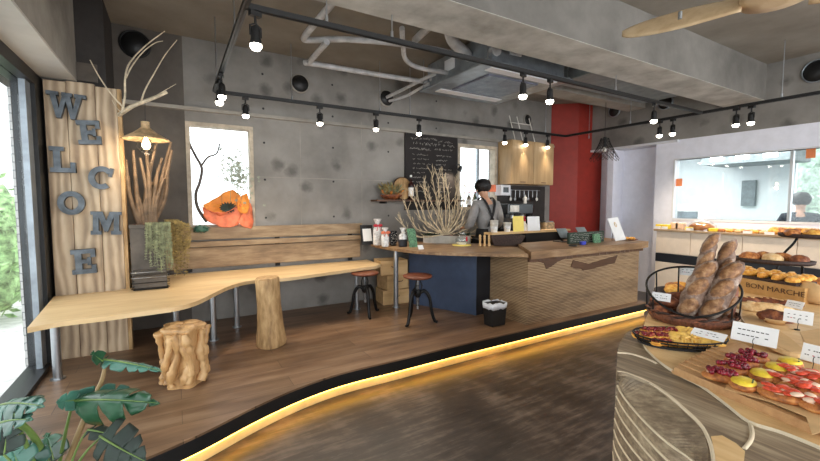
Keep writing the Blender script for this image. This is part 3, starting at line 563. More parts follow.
# ================================================================== IRON STOOLS
def iron_stool(loc, rz, h, label):
    t = thing('iron_stool', label, 'stool', (0, 0, 0))
    MB().lathe([(.001, h-.03), (.16, h-.03), (.172, h-.022), (.172, h-.006), (.165, h), (.08, h-.004), (.001, h-.006)], (0, 0, 0), 'seat', 36).build('seat', t)
    MB().lathe([(.1, h-.045), (.13, h-.035), (.13, h-.03), (.1, h-.03)], (0, 0, 0), 'iron', 24).build('seat_plate', t)
    s = MB().cyl((0, 0, .16), (0, 0, h-.03), .017, 'steel', 12)
    for k in range(16): z = .2+k*.016; s.lathe([(.017, z), (.021, z+.004), (.017, z+.008)], (0, 0, 0), 'iron', 12, cap=False)
    s.build('screw_post', t)
    MB().lathe([(.03, h-.26), (.042, h-.24), (.042, h-.19), (.03, h-.17)], (0, 0, 0), 'iron', 18).build('hub', t)
    for k in range(3):
        a = 2*PI*k/3; u = Vector((math.cos(a), math.sin(a), 0)); z = Vector((0, 0, 1))
        MB().tube(curve([u*.03+z*(h-.21), u*.085+z*(h-.19), u*.14+z*(h-.27), u*.165+z*.14, u*.2+z*.03, u*.235+z*.012], 6), [.021]*12+[.019]*14+[.016]*5, 'iron', 10).build('leg', t)
        MB().tube([u*.02+z*(h-.05), u*.05+z*(h-.12), u*.035+z*(h-.22)], .008, 'iron', 8).build('brace', t)
    ring = MB().tube([Vector((.155*math.cos(2*PI*k/24), .155*math.sin(2*PI*k/24), .16)) for k in range(25)], .006, 'iron', 6, False); 
    t.location = loc; t.rotation_euler = (0, 0, rz); return t
g1 = P(366, 315, Z=ZP); g2 = P(423, 325, Z=ZP)
iron_stool((g1.x, g1.y+.02, ZP), R(20), .545, 'iron tripod stool with round wooden seat, at the right end of the bench')
iron_stool((g2.x, g2.y+.12, ZP), R(205), .565, 'iron tripod stool with round red-brown seat, in front of the blue panel')
# ================================================================== COUNTER
t = thing('service_counter', 'large service counter clad in stacked plywood layers with thick wooden slab top', 'counter', (4.5, 3.7, ZP))
CX0, CX1, CY = 3.46, 5.68, 3.22
MB().box((CX0, CY, ZP), (CX1, 3.86, .97), 'ply').build('plywood_body', t)
rel = [(3.56, .97), (3.62, .93), (3.72, .9), (3.76, .83), (3.84, .85), (3.95, .9), (4.08, .93), (4.2, .92), (4.3, .95), (4.5, .94), (4.66, .93), (4.9, .95), (5.3, .96), (5.6, .97)]
MB().plate([(x, CY-.008, z) for x, z in rel], (0, -1, 0), .02, 'brownrelief').build('carved_relief', t)
rel = [(4.2, .82), (4.28, .79), (4.4, .78), (4.44, .75), (4.62, .76), (5.1, .8), (5.16, .9), (4.8, .86), (4.55, .83), (4.42, .86), (4.24, .9)]
MB().plate([(x, CY-.008, z) for x, z in rel], (0, -1, 0), .02, 'brownrelief').build('carved_relief', t)
rnd = random.Random(8); slab = [Vector((3.42, CY-.08, 0))]+[Vector((x/10, CY-.08+rnd.uniform(-.015, .02), 0)) for x in range(36, 58, 2)]+[Vector((5.84, CY-.04, 0)), Vector((5.86, 3.95, 0)), Vector((4.02, 3.95, 0))]
MB().prism(slab, .975, ZC, 'counter').build('slab_top', t, .006)
bark = [Vector((3.45, CY-.03, 0))]+[Vector((x/20, CY-.035+rnd.uniform(-.012, .012), 0)) for x in range(70, 115, 1)]+[Vector((5.76, CY+.01, 0)), Vector((3.46, CY+.01, 0))]
MB().prism(bark, .935, .975, 'brownrelief').build('bark_underside', t)
MB().box((5.69, 3.3, ZP), (5.74, 3.86, .97), 'dark').build('end_panel', t)
wing = curve([Vector((p.x, min(p.y, YB-.03), 0)) for p in (P(366, 241.6, Z=1.03), P(372, 244, Z=1.03), P(392, 248, Z=1.03), P(412, 250.5, Z=1.03), P(432, 252, Z=1.03), P(460, 253, Z=1.03), P(492, 253.5, Z=1.03))], 4)+[Vector((3.41, 3.17, 0)), Vector((4.0, 3.955, 0)), Vector((4.0, 4.1, 0)), Vector((3.7, 4.5, 0)), Vector((3.3, 4.93, 0)), Vector((3.0, YB-.04, 0))]
t2 = thing('side_counter', 'thin curved wooden side counter on a steel pole over a slate blue panel', 'counter', (3.0, 4.2, ZP))
MB().prism(wing, .995, 1.03, 'counter').build('counter_top', t2, .004)
g = P(396, 307, Z=ZP); MB().cyl((g.x, g.y, ZP), (g.x, g.y, .995), .032, 'steel', 18).cyl((g.x, g.y, ZP), (g.x, g.y, ZP+.008), .055, 'steel', 18).build('leg', t2)
b0 = P(409, 303, Z=ZP); b1 = P(476, 315.5, Z=ZP)
MB().prism([(b0.x, b0.y), (b1.x, b1.y), (b1.x+.04, b1.y+.06), (b0.x+.06, b0.y+.03)], ZP, .995, 'blue').build('blue_panel', t2)
MB().prism([(b1.x, b1.y-.003), (3.455, b1.y+.02), (3.455, b1.y+.08), (b1.x+.03, b1.y+.06)], ZP, .995, 'navy').build('dark_panel', t2)
# back counter for the kitchen side
t = thing('back_counter', 'kitchen back counter with pale wooden top below the wall cabinet', 'counter', (4.7, 5, ZP))
MB().box((3.5, 4.85, ZP), (6.2, YB-.01, 1.02), 'dark').build('body', t); MB().box((3.5, 4.8, 1.02), (6.2, YB-.01, 1.06), 'crate').build('worktop', t)
t = thing('pass_shelf', 'raised pale wooden shelf behind the counter cards', 'shelf', (4.9, 4.2, ZP))
MB().box((3.72, 4.12, 1.17), (5.35, 4.28, 1.2), 'crate').build('shelf_board', t); [MB().box(a_, b_, 'black').build('support', t) for a_, b_ in (((4.4, 4.14, ZP), (4.45, 4.26, 1.17)), ((5.25, 4.14, ZP), (5.3, 4.26, 1.17)), ((3.75, 4.14, 1.031), (3.79, 4.26, 1.17)))]; MB().box((4.45, 4.24, ZP), (5.25, 4.28, 1.17), 'black').build('back_panel', t)
# crates under the side counter
rnd = random.Random(3)
def crate(c, z, rz, label):
    t = thing('wooden_crate', label, 'crate', (0, 0, 0), 'pine crates under the side counter'); w, d, h = .2, .15, .205
    for n_, a, b in (('side_board', (-w, -d, .008), (w, -d+.014, h)), ('side_board', (-w, d-.014, .008), (w, d, h)), ('side_board', (-w, -d+.014, .008), (-w+.014, d-.014, h)), ('side_board', (w-.014, -d+.014, .008), (w, d-.014, h))): MB().box(a, b, 'crate').build(n_, t, .002)
    MB().box((-w+.014, -d+.014, 0), (w-.014, d-.014, .012), 'crate').build('bottom_board', t)
    m = MB().tube([(-.045, -d-.001, h*.62), (-.03, -d-.004, h*.55), (.03, -d-.004, h*.55), (.045, -d-.001, h*.62)], .006, 'brownrelief', 6); m.build('hand_hole', t)
    t.location = (c[0], c[1], z); t.rotation_euler = (0, 0, rz)
gc = Vector((2.64, 4.97, ZP))
crate(gc, ZP, R(-6), 'pine crate under the side counter, bottom of the stack of three'); crate(gc+Vector((.03, 0, 0)), ZP+.207, R(3), 'pine crate under the side counter, middle of the stack of three'); crate(gc+Vector((-.03, 0, 0)), ZP+.414, R(-8), 'pine crate under the side counter, top of the stack of three')
# bin
t = thing('waste_bin', 'small black waste bin with white liner beside the counter corner', 'bin', (3.17, 3.42, ZP))
g = P(497, 323, Z=ZP)
def tap(mb, c, w, d, z0, z1, k, m):
    vs = [(c.x+sx*w*q, c.y+sy*d*q, z) for z, q in ((z0, k), (z1, 1)) for sx, sy in ((-1, -1), (1, -1), (1, 1), (-1, 1))]
    mb.add(vs, [(3, 2, 1, 0), (4, 5, 6, 7), (0, 1, 5, 4), (1, 2, 6, 5), (2, 3, 7, 6), (3, 0, 4, 7)], m); return mb
g = Vector((3.15, 3.42, ZP)); tap(MB(), g, .115, .085, ZP, ZP+.26, .85, 'black').build('bin_body', t, .01)
b = MB(); vs = []; fs = []; N = 48
for j, (z, q) in enumerate(((.2, 1.03), (.235, 1.07), (.268, 1.06), (.268, .96), (.24, .9))):
    for k in range(N):
        a = 2*PI*k/N; s = 1/max(abs(math.cos(a)), abs(math.sin(a))); s = min(s, 1.3); zz = z+.02*noise.noise(Vector((k*.4, j*.2, 0)))*(1 if j < 4 else 0)
        vs.append((g.x+.115*q*s*math.cos(a), g.y+.085*q*s*math.sin(a), ZP+zz))
fs = [(j*N+k, j*N+(k+1) % N, (j+1)*N+(k+1) % N, (j+1)*N+k) for j in range(4) for k in range(N)]; b.add(vs, fs, 'liner', True); b.build('bin_liner', t, solid=.002)
# ================================================================== WINDOW SILL DECOR AND PLANTER
t = thing('root_branch', 'grey twisted branch standing in the narrow back window', 'branch', (.3, 5.25, 1.32))
yy = YB-.012
pp = [P(x, y, Y=yy) for x, y in ((207, 222), (198, 208), (196, 194), (200, 182), (202, 168), (196, 156), (190, 144), (187, 133))]
MB().tube(curve(pp, 5), [.019-.0002*i for i in range(36)], 'greybranch', 8).build('main_stem', t); MB().tube(curve([P(x, y, Y=yy) for x, y in ((202, 165), (208, 157), (217, 153), (220, 143))], 5), [.012-.0003*i for i in range(16)], 'greybranch', 7).build('side_stem', t)
t.location.y = yy
def crumple(c, pts, m, name, par, seed=0):
    mb = MB(); n = len(pts); N = 8; vs = [Vector(c)]; fs = []
    for j in range(1, N+1):
        for k in range(n):
            q = Vector(c).lerp(Vector(pts[k]), j/N); q += Vector((noise.noise(q*22+Vector((seed, 0, 0))), noise.noise(q*22+Vector((0, seed+5, 0))), noise.noise(q*22+Vector((0, 0, seed+9)))))*.018; vs.append(q)
    fs = [(0, 1+k, 1+(k+1) % n) for k in range(n)]+[(1+(j-1)*n+k, 1+j*n+k, 1+j*n+(k+1) % n, 1+(j-1)*n+(k+1) % n) for j in range(1, N) for k in range(n)]
    mb.add(vs, fs, m, True); return mb.build(name, par, solid=.003)
t = thing('wrapped_bouquet', 'orange paper wrapped orchid plant on the sill of the narrow back window', 'plant', (.55, YB-.02, 1.33))
Yw = YB-.04
q = lambda x, y, dy=0: P(x, y, Y=Yw-dy)
def ring(pts, n=24): return curve([Vector(p) for p in pts]+[Vector(pts[0])], 4)[:-1]
crumple(q(226, 208, -.03), ring([q(203, 205), q(216, 198, -.04), q(232, 190, -.04), q(240, 196, -.03), q(244, 212), q(236, 222), q(216, 220), q(206, 214)]), 'orangep', 'orange_sheet', t, 1)
crumple(q(222, 216, .07), ring([q(202, 207, .05), q(214, 212, .1), q(228, 212, .1), q(240, 205, .05), q(238, 224, .08), q(220, 227, .08), q(206, 219, .06)]), 'salmon', 'salmon_sheet', t, 2)
crumple(q(246, 217, .05), ring([q(240, 205, .03), q(250, 203, 0), q(253, 226, .02), q(246, 228, .07), q(238, 221, .08)]), 'salmon', 'ribbon_tail', t, 3)
crumple(q(243, 206, .04), ring([q(238, 198, .03), q(247, 194, 0), q(249, 208, .02), q(244, 214, .07), q(238, 210, .08)]), 'orangep', 'ribbon_tail', t, 4)
rnd = random.Random(2); mb = MB()
for k in range(16):
    a = 2*PI*k/16; c0 = q(228, 209, .06); e = c0+Vector((math.cos(a)*.1, -.02+rnd.uniform(-.03, .02), math.sin(a)*.07+.02)); w = Vector((-math.sin(a), 0, math.cos(a)))*.022; m_ = (c0+e)/2
    mb.plate([c0, m_+w, e, m_-w], (0, -1, 0), .003, 'darkleaf')
mb.build('dark_leaves', t)
mb = MB(); rnd = random.Random(6)
for x0, x1, y1 in ((230, 232, 156), (236, 240, 160), (240, 247, 172)): mb.tube(curve([q(x0, 208, .03), q((x0+x1)/2, 185, .03), q(x1, y1, .03)], 5), .0025, 'pearls', 5)
mb.tube([q(222, 205, .03), q(221, 172, .03)], .002, 'greybranch', 5); mb.build('flower_stem', t)
mb = MB()
for k in range(170):
    x = rnd.gauss(236, 6.5); y = rnd.gauss(175, 10); c0 = q(x+(y-170)*.25, y, rnd.uniform(.0, .07))
    for j in range(4):
        a = j*PI/2+rnd.random(); e = Vector((math.cos(a), 0, math.sin(a)))*.02; w = Vector((-math.sin(a), 0, math.cos(a)))*.008; mb.add([c0, c0+e*.6+w, c0+e, c0+e*.6-w], [(0, 1, 2, 3)], 'blossom')
mb.build('white_blossom', t)
bush('sill_plant', P(201, 229, Y=YB-.1), (.09, .06, .05), 'small blue-green trailing plant at the left end of the window ledge', 160, 'leafb', 'plant', 4, .012)
# planter on the bench
g = Vector((-.21, 4.72, ZB)); PX0, PX1, PY0, PY1 = -.37, -.09, 4.6, 4.88
t = thing('square_planter', 'tall dark metal planter standing on the bench beside the welcome board', 'planter', g)
MB().box((PX0, PY0, ZB), (PX1, PY1, ZB+.6), 'potm').box((PX0-.006, PY0-.006, ZB+.57), (PX1+.006, PY0, ZB+.61), 'potm').build('planter_box', t, .004)
MB().box((PX0+.015, PY0+.015, ZB+.595), (PX1-.015, PY1-.015, ZB+.605), 'darkcrust').build('soil', t)
t = thing('wire_basket', 'low dark wire basket in front of the tall planter on the bench', 'basket', (-.22, 4.5, ZB))
b = MB(); x0, x1, y0, y1 = -.36, -.06, 4.43, 4.57
for z in (ZB+.02, ZB+.07, ZB+.12, ZB+.17): b.tube([(x0, y0, z), (x1, y0, z), (x1, y1, z), (x0, y1, z), (x0, y0, z)], .0035, 'steel' if z > ZB+.1 else 'iron', 5)
b.build('wire_frame', t); MB().box((x0+.01, y0+.01, ZB+.004), (x1-.01, y1-.01, ZB+.012), 'iron').build('base_tray', t)
b = MB().box((x0+.02, y0+.02, ZB+.013), (x1-.02, y1-.02, ZB+.13), 'potm'); b.build('dark_box', t)
# driftwood in planter
def branchy(mb, p, d, r, L, depth, rnd, m, spread=.5, up=.2, kids=3, seg=4):
    pts = [p]; dd = d.normalized()
    for k in range(seg):
        dd = (dd+Vector((rnd.uniform(-1, 1), rnd.uniform(-1, 1), rnd.uniform(-.6, 1)))*.22+Vector((0, 0, up*.15))).normalized(); pts.append(pts[-1]+dd*L/seg)
    mb.tube(pts, [r*(1-.55*k/seg) for k in range(seg+1)], m, 6)
    if depth > 0:
        for _ in range(kids):
            j = rnd.randint(1, seg); nd = (dd+Vector((rnd.uniform(-1, 1), rnd.uniform(-1, 1), rnd.uniform(-.4, .8)))*spread*1.5).normalized()
            branchy(mb, pts[j], nd, r*.55, L*rnd.uniform(.5, .8), depth-1, rnd, m, spread, up, kids, seg)
t = thing('driftwood_branches', 'bundle of brown driftwood branches standing in the tall planter', 'branches', (-.23, 4.74, ZB+.6)); rnd = random.Random(11)
for k, (bx, tx, ty) in enumerate(((140, 133, 150), (145, 140, 158), (148, 150, 162), (150, 162, 158), (153, 172, 150), (142, 128, 176), (147, 157, 140), (150, 145, 140), (152, 168, 175), (144, 136, 190), (139, 126, 160), (151, 158, 168), (155, 164, 178), (147, 152, 182), (143, 148, 172), (150, 171, 142))):
    a = P(bx, 222, Y=4.74); b = P(tx, ty, Y=4.7+.02*(k % 4)); a.z = ZB+.6
    m_ = (a+b)/2+Vector((rnd.uniform(-.04, .04), rnd.uniform(-.04, .04), 0)); MB().tube(curve([a, m_, b], 5), [.026-.0014*i for i in range(11)], 'drift', 8).build('driftwood_stick', t)
t = thing('bleached_branch', 'bleached bare branch reaching out from the top of the welcome board', 'branch', (-.39, 4.45, 2.25))
yb = 4.42; q = lambda *a: [P(x, y, Y=yb) for x, y in a]
MB().tube(curve([P(119, 115, Y=4.605)]+q((131, 107), (143, 102), (156, 97), (167, 92)), 4), [.02-.0004*i for i in range(17)], 'bleached', 8).build('main_limb', t)
for pts, r in ((((122, 112), (125, 96), (125, 80), (128, 66), (137, 54), (150, 42), (165, 31)), .01), (((126, 78), (132, 66), (143, 52), (155, 43), (163, 41)), .007), (((141, 103), (145, 90), (155, 72), (165, 55), (177, 40)), .008), (((124, 108), (112, 95), (100, 78), (90, 60)), .008), (((150, 99), (162, 92), (176, 84)), .004), (((122, 113), (116, 107), (112, 100)), .004)):
    c_ = curve(q(*pts), 4); MB().tube(c_, [r*(1-.6*i/len(c_)) for i in range(len(c_))], 'bleached', 7).build('side_limb', t)
# trailing plants
t = thing('trailing_plant', 'grey-green string plant trailing down the right side of the tall planter', 'plant', (-.1, 4.6, ZB+.6)); rnd = random.Random(5)
st = MB(); bd = MB()
for k in range(46):
    x = -.24+.2*rnd.random(); y = PY0-.012-.03*rnd.random(); L = rnd.uniform(.2, .5); z0 = ZB+.62
    pts = [Vector((x, y+.05, z0)), Vector((x, y, z0-.02)), Vector((x+rnd.uniform(-.01, .01), y-.006, z0-L*.5)), Vector((x+rnd.uniform(-.02, .02), y-.01, z0-L))]; c_ = curve(pts, 6); st.tube(c_, .0018, 'pearls', 4)
    for p in c_:
        for s in (-1, 1): u = Vector((s*.008, -.004, rnd.uniform(-.006, .006))); bd.add([p, p+u+Vector((0, 0, .005)), p+u*1.6, p+u-Vector((0, 0, .005))], [(0, 1, 2, 3)], 'pearls')
st.build('trailing_stem', t); bd.build('trailing_leaves', t)
t = thing('dry_vine', 'golden brown small-leaved vine hanging behind the string plant', 'plant', (0, 4.8, ZB)); st = MB(); bd = MB()
for k in range(30):
    x = -.06+.18*rnd.random(); y = 4.78+.12*rnd.random(); L = rnd.uniform(.25, .6); z0 = ZB+.62-.2*max(0, x)
    c_ = curve([Vector((-.12, y, ZB+.6)), Vector((x, y, z0)), Vector((x+.02, y, z0-L*.5)), Vector((x+.01*rnd.random(), y-.02, z0-L+.04))], 6); st.tube(c_, .0016, 'drygold', 4)
    for p in c_[4:]:
        for s in (-1, 1): u = Vector((s*.012, rnd.uniform(-.01, .01), rnd.uniform(-.01, .01))); bd.add([p, p+u+Vector((0, 0, .008)), p+u*1.8, p+u-Vector((0, 0, .008))], [(0, 1, 2, 3)], 'drygold')
st.build('vine_stem', t); bd.build('vine_leaves', t)
tag(MB().box((-.86, 4.66, 2.7), (-.56, 4.678, 2.86), 'potm').build('wall_box'), 'small grey box plate high above the welcome board', 'box')

# ================================================================== WALL THINGS ABOVE THE COUNTER
t = thing('chalkboard', 'tall blackboard menu covered in small chalk writing on the back wall', 'board', (3.5, YB-.02, 1.55))
A, B = P(403, 134, Y=YB-.02), P(457, 138, Y=YB-.02)
MB().box((3.02, YB-.03, 1.5), (4.0, YB-.002, 2.66), 'chalk').build('board_panel', t)
wr_ = MB(); rnd = random.Random(7); sy = YB-.0315
def scr(x, z, w, h):
    n = max(6, int(w/.02)); 
    for k in range(n):
        if rnd.random() < .2: continue
        a = x+w*k/n; b_ = a+w/n*.8; wr_.tube([(a, sy, z+rnd.uniform(0, h)), ((a+b_)/2, sy, z+rnd.uniform(-h*.3, h)), (b_, sy, z+rnd.uniform(0, h))], .0022, 'chalkw', 4, False)
scr(3.12, 2.58, .5, .04); scr(3.6, 2.56, .3, .03); scr(3.1, 2.5, .84, .04); scr(3.08, 2.42, .4, .035); scr(3.55, 2.44, .35, .03)
for z in [2.34-.07*k for k in range(9)]: scr(3.12+rnd.uniform(0, .05), z, rnd.uniform(.2, .32), .022); scr(3.58, z, rnd.uniform(.18, .34), .022)
wr_.build('chalk_writing', t)
t = thing('wall_shelf', 'thin dark wooden shelf on the back wall under the dried basket', 'shelf', (2.95, YB, 1.62))
MB().box((2.45, YB-.24, 1.63), (4.0, YB-.034, 1.655), 'brownrelief').build('shelf_board', t)
MB().box((2.6, YB-.2, 1.6), (2.62, YB-.0, 1.63), 'iron').box((3.8, YB-.2, 1.6), (3.82, YB-.0, 1.63), 'iron').build('bracket', t)
def bottle(name, c, h, r, glass, lab, label, cap=None, group=None, cat='bottle'):
    t = thing(name, label, cat, c, group)
    MB().lathe([(r*.9, 0), (r, .01), (r, h*.58), (r*.9, h*.66), (r*.36, h*.76), (r*.32, h*.96), (r*.36, h*.97), (r*.36, h)], c, glass, 18).build('bottle_body', t)
    if lab: MB().lathe([(r*1.02, h*.15), (r*1.02, h*.5)], c, lab, 18, cap=False).build('paper_label', t)
    if cap: MB().lathe([(r*.4, h*.93), (r*.4, h*1.02), (.001, h*1.02)], c, cap, 14).build('bottle_cap', t)
    return t
bottle('wine_bottle', Vector((P(411, 185, Y=5.15).x, 5.15, 1.655)), .36, .042, 'wine', 'paper', 'dark bottle with white label in front of the chalkboard', 'paper')
t = thing('dried_arrangement', 'dried orange and green flower arrangement in a low bowl on the wall shelf', 'flowers', (2.72, 5.15, 1.655)); c_ = Vector((2.72, 5.16, 1.655))
MB().lathe([(.08, 0), (.13, .03), (.17, .07), (.16, .07), (.1, .02), (.001, .015)], c_, 'darkcrust', 24).build('bowl', t)
rnd = random.Random(9)
for nm, m, n_, zz in (('orange_flowers', 'orangep', 60, .1), ('green_sprigs', 'pearls', 150, .17), ('gold_sprigs', 'drygold', 120, .2)):
    b = MB()
    for k in range(n_):
        p = c_+Vector((rnd.gauss(0, .085), rnd.gauss(0, .045), zz+rnd.gauss(0, .03)-.02)); d = (p-c_).normalized()*.035; w = Vector((rnd.uniform(-1, 1), rnd.uniform(-1, 1), rnd.uniform(-1, 1))).normalized()*.012; b.add([p-d, p+w, p+d, p-w], [(0, 1, 2, 3)], m)
        if nm != 'orange_flowers': b.tube([c_+Vector((0, 0, .04)), p], .0012, m, 3)
    b.build(nm, t)
t = thing('wooden_disc', 'round slice of pale wood leaning on the back wall beside the chalkboard', 'disc', (2.95, 5.2, 1.655)); c_ = Vector((2.94, 5.225, 1.655+.165)); ax = (0.05, -1, .12)
MB().lathe([(.001, 0), (.16, 0), (.165, .01), (.165, .026), (.15, .03), (.001, .03)], c_, 'stump', 36, ax).build('wood_face', t); MB().lathe([(.162, .004), (.17, .008), (.17, .024), (.162, .028)], c_, 'brownrelief', 36, ax, cap=False).build('bark_rim', t)
# wall lamp shining on the blackboard
t = thing('wall_lamp', 'small black clip lamp lighting the right side of the chalkboard', 'lamp', (3.92, 5.2, 2.1)); MB().tube([(3.97, YB-.03, 2.22), (3.95, 5.15, 2.22), (3.92, 5.08, 2.16)], .008, 'black', 8).build('lamp_arm', t); MB().lathe([(.02, 0), (.03, .04), (.042, .09)], (3.92, 5.06, 2.19), 'black', 16, (-.35, .35, -1)).build('lamp_head', t)
l = bpy.data.lights.new('lamp_beam', 'SPOT'); l.energy = 9; l.spot_size = R(100); l.spot_blend = .9; l.color = (1, .82, .6); l.shadow_soft_size = .03; lo = bpy.data.objects.new('lamp_beam', l); COL.objects.link(lo); lo.parent = t; lo.location = Vector((3.86, 5.08, 2.08))-t.location; lo.rotation_euler = (R(50), 0, R(10))
# wall cabinet
t = thing('wall_cabinet', 'pale plywood wall cabinet beside the red pier', 'cabinet', (5.4, YB, 1.93))
MB().box((4.9, 4.97, 1.93), (5.92, YB-.005, 2.67), 'cabinet').build('cabinet_body', t, .003)
for a, b in ((4.905, 5.405), (5.415, 5.915)):
    dr = MB().box((a, 4.95, 1.935), (b, 4.968, 2.665), 'cabinet').build('cabinet_door', t, .002); MB().box(((a+b)/2-.06, 4.944, 1.96), ((a+b)/2+.06, 4.95, 1.972), 'brownrelief').build('handle', dr)
t = thing('ladder_frame', 'white metal frame standing on top of the wall cabinet', 'frame', (5.2, 5.15, 2.67))
for x in (5.12, 5.3, 5.6): MB().tube([(x, 5.1, 2.67), (x-.06, 5.2, 3.12)], .008, 'cup', 8).build('upright', t)
MB().tube([(5.05, 5.17, 3.0), (5.55, 5.17, 3.0)], .006, 'cup', 8).build('crossbar', t)
t = thing('intercom', 'white wall box with dark screen left of the wall cabinet bottom', 'box', (4.92, 5.2, 1.8)); MB().box((4.84, 5.14, 1.74), (5.06, YB-.003, 1.92), 'white').build('box_body', t, .004); MB().box((4.89, 5.134, 1.79), (5.01, 5.14, 1.88), 'screen').build('display', t)
tag(MB().box((4.52, 5.2, 1.8), (4.78, YB-.003, 1.92), 'salmon').build('wall_box', bev=.004), 'small pink-brown box on the wall between the window and the white box', 'box')
# coffee machine and back counter clutter
t = thing('espresso_machine', 'dark and steel espresso machine on the back counter', 'coffee machine', (5.1, 5.0, 1.06))
MB().box((4.75, 4.88, 1.06), (5.35, 5.25, 1.16), 'screen').build('drip_base', t, .01); MB().box((4.75, 5.05, 1.16), (5.35, 5.25, 1.5), 'screen').build('machine_body', t, .01); MB().box((4.75, 4.88, 1.42), (5.35, 5.25, 1.6), 'screen').build('machine_head', t, .015)
MB().box((4.8, 4.872, 1.46), (5.0, 4.88, 1.57), 'cup').build('control_panel', t)
for x in (4.92, 5.16): MB().lathe([(.035, 0), (.035, .06), (.03, .07)], (x, 4.96, 1.35), 'steel', 16).cyl((x, 4.96, 1.36), (x, 4.82, 1.35), .012, 'black', 10).build('brew_head', t)
tag(MB().box((4.9, YB-.012, 1.1), (6.1, YB-.001, 1.92), 'dark').build('backsplash'), 'dark backsplash panel under the wall cabinet', 'panel')
t = thing('utensil_rack', 'steel rail with hanging dark utensils under the wall cabinet', 'rack', (5.6, 5.2, 1.8)); MB().tube([(5.1, 5.24, 1.84), (5.9, 5.24, 1.84)], .008, 'steel', 8).build('rail', t)
for k in range(7): x_ = 5.16+k*.11; MB().cyl((x_, 5.235, 1.835), (x_, 5.235, 1.7), .006, 'steel', 6).blob((x_, 5.235, 1.68), (.03, .012, .035), ('cup', 'steel', 'iron')[k % 3], amp=0, n=10, l=8).build('utensil', t)
t = thing('coffee_mill', 'black coffee mill with white label right of the espresso machine', 'grinder', (5.5, 5.1, 1.06)); MB().lathe([(.07, 0), (.07, .2), (.05, .26), (.08, .34), (.08, .5), (.05, .53)], (5.52, 5.14, 1.06), 'iron', 20).build('mill_body', t); MB().box((5.49, 5.065, 1.12), (5.55, 5.072, 1.2), 'cup').build('label_plate', t)
t = thing('coffee_grinder', 'coffee grinder with clear hopper behind the person', 'grinder', (4.55, 5.05, 1.06)); MB().box((4.47, 4.97, 1.06), (4.63, 5.15, 1.4), 'black').build('grinder_body', t, .01); MB().lathe([(.03, 1.4), (.08, 1.46), (.085, 1.6)], (4.55, 5.06, 0), 'jar', 20, cap=False).build('hopper', t)
rnd = random.Random(21)
def cup(c, r, h, label, group=None, m='cup', n_=1, cat='cup'):
    t = thing('cup', label, cat, c, group); mb = MB()
    for k in range(n_): mb.lathe([(r*.75, k*.012), (r, k*.012+h), (r*1.06, k*.012+h), (r*1.06, k*.012+h-.004), (r*.98, k*.012+h-.006), (r*.72, k*.012+.006), (.001, k*.012+.006)], c, m, 20)
    o = mb.build('cup_wall', t)
    MB().lathe([(r*.88, h*.35), (r*.95, h*.7)], c, 'bag', 20, cap=False).build('sleeve', t); return t
for k, (x, lb) in enumerate(((5.42, 'first'), (5.52, 'second'), (5.62, 'third'))): cup(Vector((x, 5.0, 1.06)), .035, .1, 'white cup right of the espresso machine, %s from the machine' % lb, 'cups by the espresso machine')
t = thing('glass_jar', 'squat jar with pale contents beside the red pier on the back counter', 'jar', (5.85, 5.02, 1.06)); MB().box((5.74, 4.94, 1.06), (5.98, 5.12, 1.26), 'shade').build('jar_body', t, .02); MB().box((5.76, 4.96, 1.26), (5.96, 5.1, 1.28), 'steel').build('lid', t)
bottle('sauce_bottle', Vector((5.25, 4.98, 1.6)), .16, .03, 'cup', None, 'white bottle standing on top of the espresso machine', 'black')
for k, x in enumerate((4.12, 4.32, 4.45)): bottle('wine_bottle', Vector((x, YB+.06, 1.537)), .26, .034, ('leaf', 'wine', 'leaf')[k], 'paper', 'bottle on the sill of the right back window, %s from the left' % ('first', 'second', 'third')[k], 'redp')
# ================================================================== PERSON BEHIND THE COUNTER (seen from behind, head bowed)
def skin_body(name, joints, bones, mat, parent, root=0, sub=2):
    me = bpy.data.meshes.new(name); me.from_pydata([j[0] for j in joints], bones, []); me.update()
    o = bpy.data.objects.new(name, me); COL.objects.link(o)
    o.modifiers.new('skin', 'SKIN'); me.skin_vertices or None
    sv = me.skin_vertices[0].data if me.skin_vertices else None
    if sv is None:
        bm = bmesh.new(); bm.from_mesh(me); bm.verts.layers.skin.verify(); bm.to_mesh(me); bm.free(); sv = me.skin_vertices[0].data
    for i, j in enumerate(joints): sv[i].radius = j[1] if isinstance(j[1], tuple) else (j[1], j[1]); sv[i].use_root = (i == root)
    s = o.modifiers.new('sub', 'SUBSURF'); s.levels = sub; s.render_levels = sub
    dg = bpy.context.evaluated_depsgraph_get(); dg.update(); m2 = bpy.data.meshes.new_from_object(o.evaluated_get(dg)); bpy.data.objects.remove(o)
    for p in m2.polygons: p.use_smooth = True
    m2.materials.clear(); m2.materials.append(M[mat]); o = bpy.data.objects.new(name, m2); COL.objects.link(o); o.parent = parent; return o
